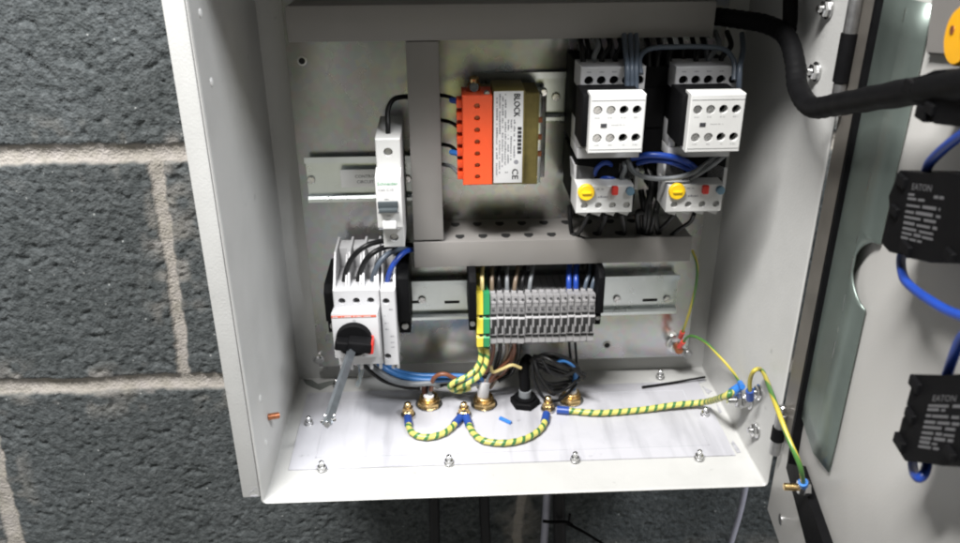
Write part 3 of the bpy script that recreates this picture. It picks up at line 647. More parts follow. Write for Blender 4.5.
il = thing('gap_shade_block', 'black block added as shade in the gap between the two contactors', 'shade_block', (266, 131, 219))  # added black block, darkens the gap in place of deep shade
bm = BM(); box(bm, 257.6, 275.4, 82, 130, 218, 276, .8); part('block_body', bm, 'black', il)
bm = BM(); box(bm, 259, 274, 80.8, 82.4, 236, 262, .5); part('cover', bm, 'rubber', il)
ol = thing('overload_relay', 'white overload relay with yellow dial under the left contactor', 'overload relay', (236, 131, 181), 'overload relays with yellow dials')
bm = BM(); box(bm, 216.5, 258, 74, 128, 182, 217, .8); part('body', bm, 'black', ol)
ox = [221.4, 230.8, 240.2, 249.6]
bm = BM(); holed_box(bm, 216, 253.4, 60, 84, 184.2, 203.2, [(189.4, [(x, 2.3) for x in ox])], 3, .5); of = part('front_plate', bm, 'white_plastic', ol)
screws('terminal_screw', [((x, 62.6, 189.4), (0, -1, 0), 2.1, 1, .8, False) for x in ox], 'dsteel', of)
bm = BM()
for x in (216.6, 225.9, 235.2, 244.5): prism(bm, [(x, 62, 184.1), (x+8, 62, 184.1), (x+6.5, 62, 181.2), (x+1.5, 62, 182.6)], (0, 16, 0))
part('wire_guide', bm, 'white_plastic', of)
bm = BM(); lathe(bm, (222, 59.9, 199.4), (0, -1, 0), [(0, 5.6), (2.2, 5.4), (2.6, 4.9), (2.61, 2.2)], 28); box(bm, 219, 225, 56.3, 57.6, 198.8, 200.2, .2); part('dial', bm, 'yellow', ol)
bm = BM(); box(bm, 238.6, 242.8, 56.5, 60, 197.6, 203.4, .7); part('reset_button', bm, 'red', ol)
bm = BM(); lathe(bm, (251, 59.9, 199.6), (0, -1, 0), [(0, 2.9), (2.4, 2.7), (2.7, 2.2)], 18); part('test_button', bm, 'steelblue', ol)
bm = BM(); scribble(bm, (229, 59.95, 200.6), (1, 0, 0), (0, 0, 1), 8, .7, .1, .5); scribble(bm, (230, 59.95, 195), (1, 0, 0), (0, 0, 1), 9, 1.4, .1, .5); part('marking', bm, 'inkgrey', of)
bm = BM()
prism(bm, [(215.4, 74, 213.6), (229.8, 74, 211.2), (229.8, 74, 198.4), (225, 74, 198.4), (224, 74, 203), (220.5, 74, 203), (219, 74, 198.4), (216.6, 74, 198.4)], (0, 18, 0))
prism(bm, [(246, 74, 214), (259.5, 74, 209.5), (259.5, 74, 195), (256, 74, 195), (256, 74, 203), (251, 74, 203), (251, 74, 195), (246, 74, 195)], (0, 18, 0)); part('link_bracket', bm, 'lgrey', ol)
dup(ol, (60.2, 0, -.6), 'white overload relay with yellow dial under the right contactor', 'overload relays with yellow dials')

# ------------------------------------------------------------------ terminals
def term_profile(x, yf=85):
    return [(x, yf+8, 108.8), (x, yf+1, 110.2), (x, yf, 95.6), (x, yf+.6, 94.4), (x, yf-1.4, 92.6), (x, yf-1.4, 79), (x, yf+.4, 77.2), (x, yf, 71.2), (x, yf+6, 67), (x, 134, 67), (x, 134, 103), (x, yf+22, 103)]
ORD = ['first', 'second', 'third', 'fourth', 'fifth', 'sixth', 'seventh', 'eighth', 'ninth', 'tenth', 'eleventh', 'twelfth', 'thirteenth', 'fourteenth', 'fifteenth']
p = 5.2; xg = 160.4
t0 = thing('terminal_block', 'grey rail terminal touching the green half of the earth terminal', 'terminal block', (xg+2.5, 131, 67), 'grey rail terminals in a row')
bm = BM(); prism(bm, term_profile(xg), (4.9, 0, 0)); bmesh.ops.bevel(bm, geom=[e for e in bm.edges if abs(e.verts[0].co.x-e.verts[1].co.x) < .1], offset=.3, segments=1, affect='EDGES'); part('body', bm, 'tgrey', t0)
bm = BM(); box(bm, xg+.5, xg+4.5, 84.6, 86.5, 93.9, 96.0, 0); box(bm, xg+1.3, xg+3.4, 83.2, 85, 80.2, 92.2, .2); box(bm, xg+3.3, xg+4.6, 83.2, 85, 86.8, 92.2, .2); box(bm, xg+.3, xg+1.4, 83.2, 85, 79.6, 85, .2); box(bm, xg+.5, xg+4.5, 84.6, 86.5, 76.2, 78.4, 0); part('screw_slot', bm, 'duct_dark', t0)
bm = BM(); box(bm, xg+.8, xg+4.2, 84.75, 86, 101.2, 106.4, .1); box(bm, xg+.7, xg+4.3, 95, 98.5, 104, 108.9, .3); part('marker', bm, 'tgrey', t0)
bm = BM(); box(bm, xg+2.2, xg+3.9, 84.55, 85.3, 107.9, 108.7, 0); box(bm, xg+.4, xg+4.5, 84.75, 85.3, 104.2-.2, 104.2+.2, 0); box(bm, xg+1.4, xg+3.4, 84.3, 85.3, 99, 99.6, 0); part('marking', bm, 'ink', t0)
for i in range(1, 15):
    lab_ = ('grey rail terminal touching the black end stop at the right end of the row' if i == 14 else
            '%s grey rail terminal counted from the green earth terminal' % ORD[i] if i <= 7 else
            '%s grey rail terminal counted from the black end stop at the right' % ORD[14-i])
    dup(t0, (p*i+random.uniform(-.12, .12), random.uniform(-.5, .3), random.uniform(-.35, .35)), lab_, 'grey rail terminals in a row')
et = thing('earth_terminal', 'tall yellow and green earth terminal at the left of the grey terminals', 'earth terminal', (155, 131, 66))
def eprof(x): return [(x, 93, 112), (x, 84, 114), (x, 83, 97), (x, 85, 95), (x, 83, 93), (x, 83, 81), (x, 85, 79), (x, 83, 77), (x, 84, 69), (x, 92, 66), (x, 134, 66), (x, 134, 106), (x, 104, 106)]
bm = BM(); prism(bm, eprof(150.5), (4.6, 0, 0)); part('yellow_half', bm, 'tyellow', et)
bm = BM(); prism(bm, eprof(155.3), (4.7, 0, 0)); part('green_half', bm, 'tgreen', et)
bm = BM()
for z in (95, 79):
    for x in (152.4, 157.2): box(bm, x, x+2.4, 83.6, 88, z-1, z+.9, 0)
part('wire_slot', bm, 'duct_dark', et)

# ------------------------------------------------------------------ glands through the floor
def gland(label, px, py, m, r=7.6):
    x, y, z = at(px, py, Z=6)
    g = thing('cable_gland', label, 'cable gland', (x, y, 2.9), 'cable glands in the box floor')
    bm = BM(); lathe(bm, (x, y, 3.0), (0, 0, 1), [(0, r*1.42), (.6, r*1.42), (.8, r*1.35)], 28); part('washer', bm, 'steel' if m == 'brass' else m, g)
    bm = BM(); lathe(bm, (x, y, 3.8), (0, 0, 1), [(0, r*1.25), (3.0, r*1.25), (3.6, r*1.12)], 6, random.random()); part('locknut', bm, m, g)
    bm = BM(); lathe(bm, (x, y, 7.3), (0, 0, 1), [(0, r*.98), (1.2, r*.98), (1.2, r*.93), (2.4, r*.97), (2.5, r*.90), (3.8, r*.95), (4.2, r*.88), (4.2, r*.66), (0.6, r*.62)], 28); part('thread', bm, m, g)
    return (x, y)
G1 = gland('brass gland furthest left with brown and grey cores', 429, 401, 'brass')
G2 = gland('brass gland with white inner sheath, second from left', 484, 401, 'brass')
G4 = gland('brass gland furthest right under the black wire loops', 571, 397, 'brass', 7.2)
x, y, z = at(525, 401, Z=5); G3 = (x, y)
g = thing('cable_gland', 'black hexagon gland with upright black tube, between brass glands', 'cable gland', (x, y, 2.9), 'cable glands in the box floor')
bm = BM(); lathe(bm, (x, y, 3), (0, 0, 1), [(0, 12), (4.5, 12), (5.2, 11)], 6, .3); part('locknut', bm, 'black', g)
bm = BM(); lathe(bm, (x, y, 8), (0, 0, 1), [(0, 8.6), (2.2, 8.4), (2.5, 7)], 24); part('thread', bm, 'black', g)
def stud(label, px, py, h=15):
    x, y, z = at(px, py, Z=8)
    s = thing('earth_stud', label, 'earth stud', (x, y, 2.9), 'brass earth studs on the box floor')
    bm = BM(); lathe(bm, (x, y, 2.9), (0, 0, 1), [(0, 5.2), (1, 5.2), (1.1, 4.6)], 20); lathe(bm, (x, y, 5.2), (0, 0, 1), [(0, 4.6), (3.4, 4.6), (3.8, 4.0)], 6, .4); lathe(bm, (x, y, 9.1), (0, 0, 1), [(0, 4.2), (2.6, 4.2), (2.9, 3.6)], 6, .9); part('nut', bm, 'brass', s)
    bm = BM(); lathe(bm, (x, y, 12), (0, 0, 1), [(0, 2.5), (3.4, 2.5), (4.0, 1.8)], 14); part('thread', bm, 'brass', s)
    bm = BM(); lathe(bm, (x, y, 4.05), (0, 0, 1), [(0, 5.8), (1.1, 5.8)], 20); part('lug', bm, 'steel', s)
    return (x, y)
S1 = stud('brass earth stud furthest left, at the start of the short link', 408, 411)
S2 = stud('brass earth stud where the two striped links meet', 464, 411)
S3 = stud('brass earth stud beside the black gland, joining links to the long lead', 548, 405)
def earth_link(label, pts, r=2.5, crimp=((0, 'ferrule'), (1, 'ferrule'))):
    c = thing('earth_cable', label, 'earth cable', pts[len(pts)//2], 'striped green and yellow earth cables on the box floor')
    bm = BM(); tube(bm, pts, r, 12, 12, radii=lambda t, s: r*(1+.07*math.sin(s*2*math.pi/7.4))); part('insulation', bm, 'earth', c, 60)
    P_ = smooth_path(pts, 12)
    for e, m in crimp:
        q = P_ if e == 0 else P_[::-1]; acc = 0; k = 0
        while acc < 7 and k < len(q)-1: acc += (q[k+1]-q[k]).length; k += 1
        bm = BM(); tube(bm, [q[0]-(q[k]-q[0])*.35, q[k]], r*1.3, 12, 1, False); part('crimp_sleeve', bm, m, c, 60)
    return c
FZ = 6.
def F(*a): return [at(x, y, Z=(z if z else FZ)) for x, y, z in a]
earth_link('short striped earth link between the two left brass studs', F((408, 419, 0), (410, 430, 0), (418, 436, 0), (430, 437, 0), (444, 433, 0), (453, 426, 0), (459, 419, 0)))
earth_link('longer striped earth link sagging between middle and right brass studs', F((467, 419, 0), (472, 431, 0), (482, 440, 0), (500, 443, 0), (518, 441, 0), (533, 435, 0), (543, 426, 0), (546, 416, 0)))
wl = at(738, 391, X=336)
earth_link('long striped earth lead running right across the floor to the wall stud', F((560, 410, 0), (572, 411, 0), (600, 413, 0), (640, 410, 0), (675, 405, 8), (705, 402, 12))+[at(725, 396, X=330), at(738, 388, X=340)], 2.5, ((0, 'ferrule'), (1, 'bluecrimp')))

# ------------------------------------------------------------------ stud on the right wall, stud on the plate, stud on the door
x, y, z = at(746, 400, X=345)
ws = thing('earth_stud', 'steel earth stud with stacked nuts on the right inner wall', 'earth stud', (348.2, y, z-6))
bm = BM(); lathe(bm, (348.2, y, z), (-1, 0, 0), [(0, 7), (1.2, 7), (1.4, 6.4)], 22); lathe(bm, (346.6, y, z), (-1, 0, 0), [(0, 5.6), (4, 5.6), (4.4, 4.8)], 6, .3); lathe(bm, (341.8, y, z), (-1, 0, 0), [(0, 6.2), (1.0, 6.2)], 22); lathe(bm, (340.6, y, z), (-1, 0, 0), [(0, 5.2), (3.2, 5.2), (3.6, 4.4)], 6, .8); part('nut', bm, 'steel', ws)
bm = BM(); cyl(bm, (337, y, z), (331, y, z), 2.8, bev=.6); part('thread', bm, 'steel', ws)
WS = (340, y, z)
x, y, z = at(677, 346, Y=134)
ps = thing('earth_stud', 'steel and copper earth stud low on the back plate at right', 'earth stud', (x, 138, z-6))
bm = BM(); lathe(bm, (x, 137.9, z), (0, -1, 0), [(0, 8), (1.2, 8), (1.3, 7.4)], 24); lathe(bm, (x, 136.5, z), (0, -1, 0), [(0, 6.2), (4, 6.2), (4.5, 5.4)], 6, .2); part('nut', bm, 'steel', ps)
bm = BM(); cyl(bm, (x, 132, z), (x, 126, z), 3.4, bev=.6); part('thread', bm, 'copper', ps)
PS = (x, 132, z)
u, v = atd(817, 488, 1); c = Vector(DP(u, v, 0)); n_ = Vector(DN)
ds = thing('earth_stud', 'brass and steel earth stud on the lower door gasket corner', 'earth stud', tuple(c))
bm = BM(); lathe(bm, c+n_*5.6, n_, [(0, 5), (3, 5), (3.3, 4.4)], 6); lathe(bm, c+n_*9.2, n_, [(0, 4.2), (2.6, 4.2)], 6, .5); part('nut', bm, 'steel', ds)
bm = BM(); cyl(bm, c+n_*11.5, c+n_*20, 2.2, bev=.4); part('thread', bm, 'brass', ds)
DS = c+n_*8.5
def earth_wire(label, pts, r=1.1, e0=None, e1=None):
    w = thing('earth_wire', label, 'earth wire', pts[0], 'thin green and yellow earth wires')
    bm = BM(); tube(bm, pts, r, 10); part('insulation', bm, 'earth_thin', w, 60)
    Q = smooth_path(pts)
    for e, m in ((0, e0), (-1, e1)):
        if m:
            a_ = Q[e]; b_ = Q[4] if e == 0 else Q[-5]; d_ = (b_-a_).normalized(); bm = BM(); tube(bm, [a_-d_*2, a_+d_*7], r*1.9, 10, 1, False); part('crimp_sleeve', bm, m, w, 60)
    return w
earth_wire('thin earth wire dropping from the trunking end to the plate stud', P((692, 250, 118), (697, 265, 112), (696, 285, 112), (690, 310, 116), (684, 328, 122), (681, 336, 128)), e1='redcrimp')
earth_wire('thin earth wire sweeping from the plate stud to the wall stud', [PS[0:1]+(126,)+(PS[2]+5,)]+P((690, 336, 116), (705, 342, 104), (720, 357, 88), (733, 372, 72))+[at(742, 386, X=340)], e0='redcrimp', e1='bluecrimp')
earth_wire('thin earth wire looping from the wall stud out to the door stud', [at(750, 397, X=338), at(750, 380, X=334), at(755, 370, X=334), at(763, 372, Y=20), DP(*atd(774, 400, 24), 24), DP(*atd(788, 437, 22), 22), DP(*atd(800, 466, 16), 16), tuple(DS)], 1.5, e0='ferrule', e1='bluecrimp')

# ------------------------------------------------------------------ cables under the box
for (lb_, px0, px1, r, m) in [('leftmost thin black cable hanging below the box', 434, 435, 4.6, 'sheath'), ('black cable hanging below the box, second from left', 484, 486, 4.7, 'sheath'), ('thickest black cable below the box, right of the grey conduit', 559, 560, 5.6, 'sheath'), ('grey conduit hanging below the box beside the thickest black cable', 547, 544, 3.4, 'conduit'), ('slim lilac grey conduit hanging below the right corner of the box', 744, 731, 2.6, 'conduit')]:
    a = at(px0, 495, Y=118 if r < 5.3 else 112); b2 = at(px1, 543, Y=118 if r < 5.5 else 112); d_ = np.array(b2)-np.array(a)
    bm = BM(); top = (a[0], a[1], -1.7); tube(bm, [top, a, b2, tuple(np.array(a)+d_*2.2), tuple(np.array(a)+d_*3.6+np.array([0, 4, 0]))], r, 14); solo('cable', bm, m, lb_, 'cable', group='cables hanging below the box', angle=60)
bm = BM(); tube(bm, P((543, 521, 104), (552, 522, 104), (566, 522, 103), (572, 525, 104)), 1.5, 6); tube(bm, P((566, 523, 104), (580, 530, 100), (592, 537, 98), (606, 546, 98)), 1.3, 6); tube(bm, P((569, 520, 103), (570, 514, 102)), 1.2, 6, 1, False)
solo('cable_tie', bm, 'black', 'black cable tie with long tail round the cables below the box', 'cable tie')

# ------------------------------------------------------------------ black loom from the trunking to the door
bm = BM(); pts = P((690, 13, 112), (712, 16, 106), (735, 19, 90), (765, 24, 70), (786, 36, 48), (795, 62, 26), (798, 88, 8))+[DP(*atd(x, y, w), w) for x, y, w in ((812, 107, 22), (840, 104, 20), (880, 97, 20), (930, 89, 22), (990, 80, 26))]
tube(bm, pts, 5.0, 14, 10, radii=lambda t, s: 5.7*(1+.035*math.sin(s*2*math.pi/6))); solo('cable_loom', bm, 'rubber', 'thick black spiral wrapped loom from the trunking over to the door', 'cable loom', angle=60)
bm = BM(); tube(bm, P((786, 44, 50), (790, 20, 56), (790, -20, 62), (788, -60, 70)), 4.4, 12); solo('cable_loom', bm, 'rubber', 'short black branch loom rising from the loom bend at top right', 'cable loom', angle=60)

# ------------------------------------------------------------------ things on the door
def door_block(label, outline, w1, textbox, lines, group='black contact blocks on the door'):
    uv = [atd(x, y, w1) for x, y in outline]; cu = sum(a for a, b in uv)/len(uv); cv = min(b for a, b in uv)
    r = thing('contact_block', label, 'contact block', DP(cu, cv, 0), group)
    bm = BM(); prism(bm, [DP(a, b, 1.0) for a, b in uv], Vector(DN)*(w1-1.0)); bmesh.ops.bevel(bm, geom=bm.edges[:], offset=.5, segments=1, affect='EDGES'); bo = part('block_body', bm, 'black', r)
    cm = sum(b for a, b in uv)/len(uv); nv = len(uv)
    for k, sz in ((0, 3.2), (nv//3, 2.6), (nv*2//3, 3.4), (nv-2, 2.8)):        # moulded lugs near the rim
        U = cu+(uv[k][0]-cu)*.80; V = cm+(uv[k][1]-cm)*.80
        bm = BM(); dquad_prism(bm, [(U-sz*1.2, V-sz*.7), (U+sz*1.2, V-sz*.7), (U+sz*1.2, V+sz*.7), (U-sz*1.2, V+sz*.7)], w1*.4, w1+1.6); bmesh.ops.bevel(bm, geom=bm.edges[:], offset=.4, segments=1, affect='EDGES'); part('moulded_lug', bm, 'rubber', bo)
    if textbox:
        tl, tr, bl = [np.array(DP(*atd(x, y, w1), w1)) for x, y in textbox]
        uu = tr-tl; vv = tl-bl; wd = np.linalg.norm(uu); hh = np.linalg.norm(vv); un = uu/wd; vn = vv/hh; bm = BM()
        z = hh
        text(bm, 'EATON', hh*.15, tl+un*wd*.06-vn*hh*.14, un, vn, .2, wmax=wd*.7)
        for k, f in enumerate((.24, .31, .42, .53, .62, .72, .81, .89, .97)): scribble(bm, tl-vn*hh*f, un, vn, wd*(.95, .5, .9, .95, .9, .92, .9, .9, .6)[k], hh*.055, .2, .93, 9.)
        part('lettering', bm, 'inkwhite', bo)
    return r
door_block('black contact block with white print, upper one on the door panel', [(899, 170), (926, 174), (945, 172), (985, 178), (978, 262), (960, 263), (948, 258), (938, 259), (930, 263), (912, 259), (904, 254), (888, 252), (881, 244), (890, 207), (888, 196)], 24, [(911, 181), (950, 184), (901, 240)], 9)
door_block('black contact block with white print, lower one on the door panel', [(914, 374), (945, 375), (985, 372), (985, 462), (958, 461), (941, 466), (925, 463), (904, 461), (895, 446), (902, 417), (908, 413), (906, 403)], 24, [(932, 393), (972, 393), (918, 449)], 9)
door_block('black contact block half hidden under the loom, topmost on the door', [(905, 82), (935, 70), (985, 66), (985, 132), (968, 128), (935, 124), (920, 116), (930, 110), (912, 102)], 26, None, 0)
u, v = atd(944, 26, 2)
bm = BM(); dquad_prism(bm, [atd(932, -8, 3), atd(985, -8, 3), atd(978, 58, 3), atd(925, 54, 3)], .2, 3); bmesh.ops.bevel(bm, geom=bm.edges[:], offset=.8, segments=2, affect='EDGES')
bp_ = [v_.co.copy() for v_ in bm.verts]; o = solo('mounting_plate', bm, 'duct', 'grey square plate on the door behind the yellow collar', 'plate')
cy_ = np.array(DP(*atd(960, 36, 16), 16)); e1 = np.array(DP(*atd(960, 7, 16), 16)); rr = np.linalg.norm(e1-cy_)
yc = thing('button_collar', 'round yellow collar with dark holes at the top of the door', 'collar', tuple(cy_-np.array([0, 0, rr])))
bm = BM(); lathe(bm, Vector(cy_)-Vector(DN)*13, DN, [(0, rr*.8), (8, rr*.8), (9, rr), (13, rr), (14, rr*.92), (14.1, rr*.5)], 40); part('collar_disc', bm, 'amber', yc)
bm = BM()
for du in (-.42, .42): 
    q = Vector(cy_)+Vector(DD)*rr*du+Vector((0, 0, rr*.12)); lathe(bm, q+Vector(DN)*.2, DN, [(0, rr*.17), (1.1, rr*.16)], 14)
part('collar_hole', bm, 'copper', yc)
def dwire(label, pts, r=2.3): return wire(label, [DP(*atd(x, y, w), w) for x, y, w in pts], r*.82, 'wblue', 'blue wires on the door', cat='wire')
dwire('blue wire curving down into the top of the upper contact block', [(990, 116, 24), (972, 128, 24), (952, 142, 24), (937, 155, 22), (928, 166, 18), (925, 178, 12)])
dwire('blue wire looping from under the upper contact block to the right', [(903, 250, 12), (901, 262, 16), (904, 278, 20), (915, 290, 22), (932, 302, 24), (952, 313, 24), (985, 324, 24)])
dwire('blue wire dropping into the top of the lower contact block', [(980, 318, 24), (962, 338, 22), (954, 355, 20), (948, 372, 16), (945, 384, 12)])
dwire('short blue wire loop hanging under the lower contact block', [(912, 458, 14), (914, 472, 18), (919, 478, 20), (925, 472, 18), (928, 460, 14)])

# ------------------------------------------------------------------ wires, upper half
wire('black wire arching from the top of the slim breaker to the trunking', P((388, 138, 84), (388, 125, 86), (388, 110, 92), (393, 100, 98), (402, 97, 104), (412, 97, 112)), 1.7, 'wblack')
for lb_, y0, y1, m, tip in [('dark wire into the top terminal of the orange block', 97, 101, 'wblack', 'ferrule'), ('dark wire curling to the orange block, second from top', 122, 127, 'wblack', None), ('dark wire with blue tip near the foot of the orange block', 146, 153, 'wblack', 'bluecrimp'), ('grey wire into the lowest terminal of the orange block', 166, 173, 'wgrey', None)]:
    pts = P((438, y0-2, 112), (446, y0-1, 106), (452, y0+1, 96), (458, y1, 88)); wire(lb_, pts, 1.3, m, 'wires beside the orange block')
    if tip:
        bm = BM(); tube(bm, P((451, y1-1, 92), (460, y1+1, 86)), 1.9, 10, 1, False); solo('wire_sleeve', bm, tip, 'blue sleeve on a wire at the %s of the orange block' % ('top' if y0 < 110 else 'lower left'), 'wire sleeve')
for k, (x0, x1, m, ph) in enumerate([(624, 627, 'wslate', 'left'), (630, 631.5, 'wslate', 'middle'), (636, 636, 'wslate', 'right')]):
    wire('slate blue wire down the left contactor, %s of three' % ph, P((x0, 34, 96), (x0+1, 48, 82), (x1, 66, 64), (x1, 82, 62), (x1, 92, 62), (x1, 98, 66)), 1.7, m, 'slate wires on the contactors')
for k, (x0, m, ph) in enumerate([(588, 'wblack', 'leftmost'), (600, 'wblack', 'second'), (612, 'wgrey', 'third')]):
    wire('%s wire from the trunking into the top of the left contactor' % ph, P((x0-3, 34, 104), (x0, 46, 98), (x0+1, 58, 92), (x0+1, 68, 92)), 1.6, m, 'wires into the top of the contactors')
for k, (x0, m, ph) in enumerate([(682, 'wblack', 'leftmost'), (694, 'wblack', 'second'), (706, 'wgrey', 'third')]):
    wire('%s wire from the trunking into the top of the right contactor' % ph, P((x0-3, 34, 104), (x0, 46, 98), (x0+1, 58, 92), (x0+1, 68, 92)), 1.6, m, 'wires into the top of the contactors')
wire('grey wire hooping across the gap to the right contactor', P((641, 74, 64), (640, 58, 72), (650, 49, 78), (675, 47, 80), (705, 47, 80), (725, 50, 76), (734, 62, 68), (734, 80, 62)), 1.6, 'wslate', 'slate wires on the contactors')
wire('slate wire down the right edge of the right contactor', P((742, 34, 96), (743, 50, 80), (740, 66, 64), (739, 84, 60), (738, 98, 64)), 1.8, 'wslate', 'slate wires on the contactors')
for lb_, pts, r, m in [
    ('blue wire arching in the dark gap under the left contactor', P((594, 184, 78), (596, 170, 74), (604, 163, 72), (612, 166, 76), (614, 180, 84)), 1.6, 'wblue'),
    ('blue wire low in the dark gap under the left contactor', P((597, 178, 76), (608, 178, 74), (618, 179, 76)), 1.5, 'wblue'),
    ('upper blue wire bridging between the two overload relays', P((632, 158, 74), (650, 155, 66), (672, 157, 64), (688, 163, 66), (697, 170, 74)), 2.1, 'wblue'),
    ('lower blue wire bridging between the two overload relays', P((636, 163, 76), (654, 160, 68), (674, 163, 66), (690, 170, 72)), 1.9, 'wblue'),
    ('grey wire sagging across between the two overload relays', P((628, 160, 74), (634, 172, 68), (650, 178, 64), (674, 178, 62), (692, 173, 62), (706, 164, 66), (716, 155, 74)), 1.7, 'wgrey'),
    ('second grey wire rising to the foot of the right contactor', P((690, 180, 66), (702, 172, 62), (714, 164, 64), (724, 156, 72)), 1.5, 'wgrey'),
    ('grey wire twisting beside the right of the left relay', P((622, 158, 78), (625, 168, 72), (622, 178, 72), (628, 186, 76)), 1.7, 'wgrey')]:
    wire(lb_, pts, r, m, 'wires between contactors and relays')
for lb_, pts in [('leftmost black wire under the left relay', [(588, 214, 74), (584, 224, 84), (578, 234, 100), (574, 240, 108)]), ('second black wire under the left relay', [(606, 214, 74), (604, 222, 84), (600, 230, 98), (598, 238, 108)]), ('third black wire under the left relay', [(622, 214, 74), (624, 224, 84), (624, 232, 100), (622, 240, 108)]),
                 ('black wire dropping in the gap left of the right relay', [(648, 190, 92), (650, 208, 84), (648, 224, 90), (645, 238, 106)]), ('second black wire dropping in the gap left of the right relay', [(658, 200, 92), (655, 214, 84), (652, 226, 92), (648, 238, 106)]), ('left black wire under the right relay', [(674, 214, 74), (668, 222, 84), (660, 230, 98), (656, 240, 108)]), ('right black wire under the right relay', [(694, 214, 74), (690, 222, 82), (678, 230, 92), (668, 238, 106)]), ('black wire slanting behind the left relay to the trunking', [(570, 205, 112), (570, 220, 108), (572, 236, 108)])]:
    wire(lb_, P(*pts), 1.6, 'wblack', 'black wires from relays to the lower trunking')

for i, (x0, y0, x1, y1, m) in enumerate([(578, 40, 586, 74, 'wblack'), (594, 38, 597, 70, 'wgrey'), (606, 38, 605, 72, 'wblack'), (617, 38, 618, 72, 'wblack'), (645, 40, 652, 78, 'wblack'), (656, 38, 660, 84, 'wblack'), (668, 40, 672, 72, 'wblack'), (700, 38, 699, 72, 'wblack'), (715, 38, 712, 72, 'wgrey'), (727, 38, 724, 72, 'wblack')]):
    wire('dark wire hanging in the shade under the top trunking, %s from the left' % ORD[i], P((x0, y0-6, 106), (x0+4, y0+8, 92), (x1-3, (y0+y1)/2+4, 84), (x1, y1, 88), (x1, y1+5, 92)), 1.8, m, 'dark wires under the top trunking')
for i, (x0, y0, x1, y1) in enumerate([(646, 165, 652, 236), (651, 172, 646, 238), (657, 165, 660, 238), (641, 190, 640, 236)]):
    wire('thick black wire in the gap between the two relays, %s of four' % ORD[i], P((x0, y0, 96), ((x0+x1)/2+3, y0+20, 88), ((x0+x1)/2-3, y1-22, 88), (x1, y1, 108)), 2.3, 'wblack', 'thick black wires between the two relays')
# ------------------------------------------------------------------ wires, lower half
for lb_, pts, m in [
    ('leftmost black wire arching from the isolator to the trunking', [(344, 293, 92), (345, 275, 88), (352, 258, 84), (366, 246, 84), (384, 241, 92), (400, 243, 104), (417, 246, 114)], 'wblack'),
    ('second black wire arching from the isolator to the trunking', [(358, 293, 92), (359, 276, 88), (366, 260, 84), (378, 250, 86), (394, 246, 96), (417, 248, 114)], 'wblack'),
    ('grey wire arching from the isolator to the trunking', [(372, 293, 92), (373, 278, 88), (378, 265, 84), (388, 254, 88), (402, 249, 98), (417, 250, 114)], 'wslate'),
    ('blue wire arching from the fourth pole of the isolator', [(387, 293, 92), (388, 278, 86), (393, 265, 84), (402, 254, 90), (410, 250, 100), (420, 250, 114)], 'wblue')]:
    wire(lb_, P(*pts), 1.9, m, 'wires over the isolator')
for k, (x, m, w_) in enumerate([(482, 'wcream', 'yellow'), (492, 'wtaupe', 'taupe'), (499, 'wblack', 'black'), (507, 'wgrey', 'grey'), (514, 'wtaupe', 'second taupe'), (521, 'wblack', 'second black'), (529, 'wgrey', 'second grey'), (569, 'wblue', 'left blue'), (576, 'wblue', 'right blue'), (584, 'wslate', 'slate'), (591, 'wslate', 'right slate')]):
    dx = 6 if x > 580 else 3 if 510 < x < 560 else 0
    wire('%s wire from the trunking down into the terminal row' % w_, P((x+dx+1, 262, 114), (x+dx, 272, 106), (x+dx*.4, 282, 100), (x, 293, 99), (x, 299, 103)), 2.1 if 'blue' in w_ and m == 'wblue' else 1.6, m, 'wires into the top of the terminals')
wire('upper striped earth core dropping from the earth terminal to the left', P((480, 343, 96), (481, 357, 92), (476, 369, 88), (466, 377, 84), (455, 382, 82), (450, 387, 84), (458, 391, 88), (470, 388, 92)), 2.2, 'earth', 'striped cores under the earth terminal')
wire('lower striped earth core dropping from the earth terminal', P((485, 343, 96), (487, 358, 90), (482, 372, 86), (472, 381, 84), (460, 386, 84), (452, 390, 86)), 2.2, 'earth', 'striped cores under the earth terminal')
for lb_, x0, x1, yy, m in [('brown wire under the terminal row', 493, 490, 395, 'wbrown'), ('black wire under the terminal row, third core from the left', 500, 498, 385, 'wblack'), ('taupe wire under the terminal row', 507, 502, 380, 'wtaupe'), ('second brown wire under the terminal row', 514, 508, 372, 'wbrown'), ('black wire under the terminal row beside the black tube', 519, 516, 375, 'wblack')]:
    wire(lb_, P((x0, 340, 96), (x0, 352, 100), ((x0+x1)/2-2, 364, 104), (x1-6, 374, 108), (x1-18, 381, 106)), 1.6, m, 'cores under the terminals')
for lb_, x0, k in [('left thin black wire hanging under the right terminals', 569, 0), ('right thin black wire hanging under the right terminals', 575, 1)]:
    wire(lb_, P((x0, 340, 98), (x0+1, 352, 100), (x0+2, 366, 104), (x0+1, 380, 108)), 1.1, 'wblack', 'thin wires under the right terminals')
# supply cables behind the isolator
wire('blue cable sweeping from the isolator foot to the left gland', P((372, 352, 112), (382, 366, 112), (400, 376, 108), (425, 380, 104), (450, 379, 104), (470, 380, 104), (482, 384, 106)), 2.4, 'wblue2', 'cables sweeping under the isolator')
wire('second blue cable sweeping from the isolator foot to the glands', P((380, 358, 118), (395, 370, 116), (415, 375, 112), (440, 376, 110), (460, 376, 110), (478, 378, 108)), 2.2, 'wblue2', 'cables sweeping under the isolator')
wire('grey cable sweeping from the isolator foot to the left gland', P((362, 352, 114), (374, 368, 112), (392, 380, 106), (412, 384, 102), (432, 383, 102), (438, 386, 106)), 2.4, 'wgrey', 'cables sweeping under the isolator')
wire('black cable sweeping from the isolator foot to the left gland', P((354, 350, 116), (366, 366, 114), (384, 380, 110), (404, 386, 106), (420, 388, 106)), 2.3, 'wblack', 'cables sweeping under the isolator')
def to_gland(lb_, G, pts, r, m): wire(lb_, [(G[0]+pts[0], G[1]+pts[1], 8)]+P(*pts[2:]), r, m, 'cores rising from the brass glands')
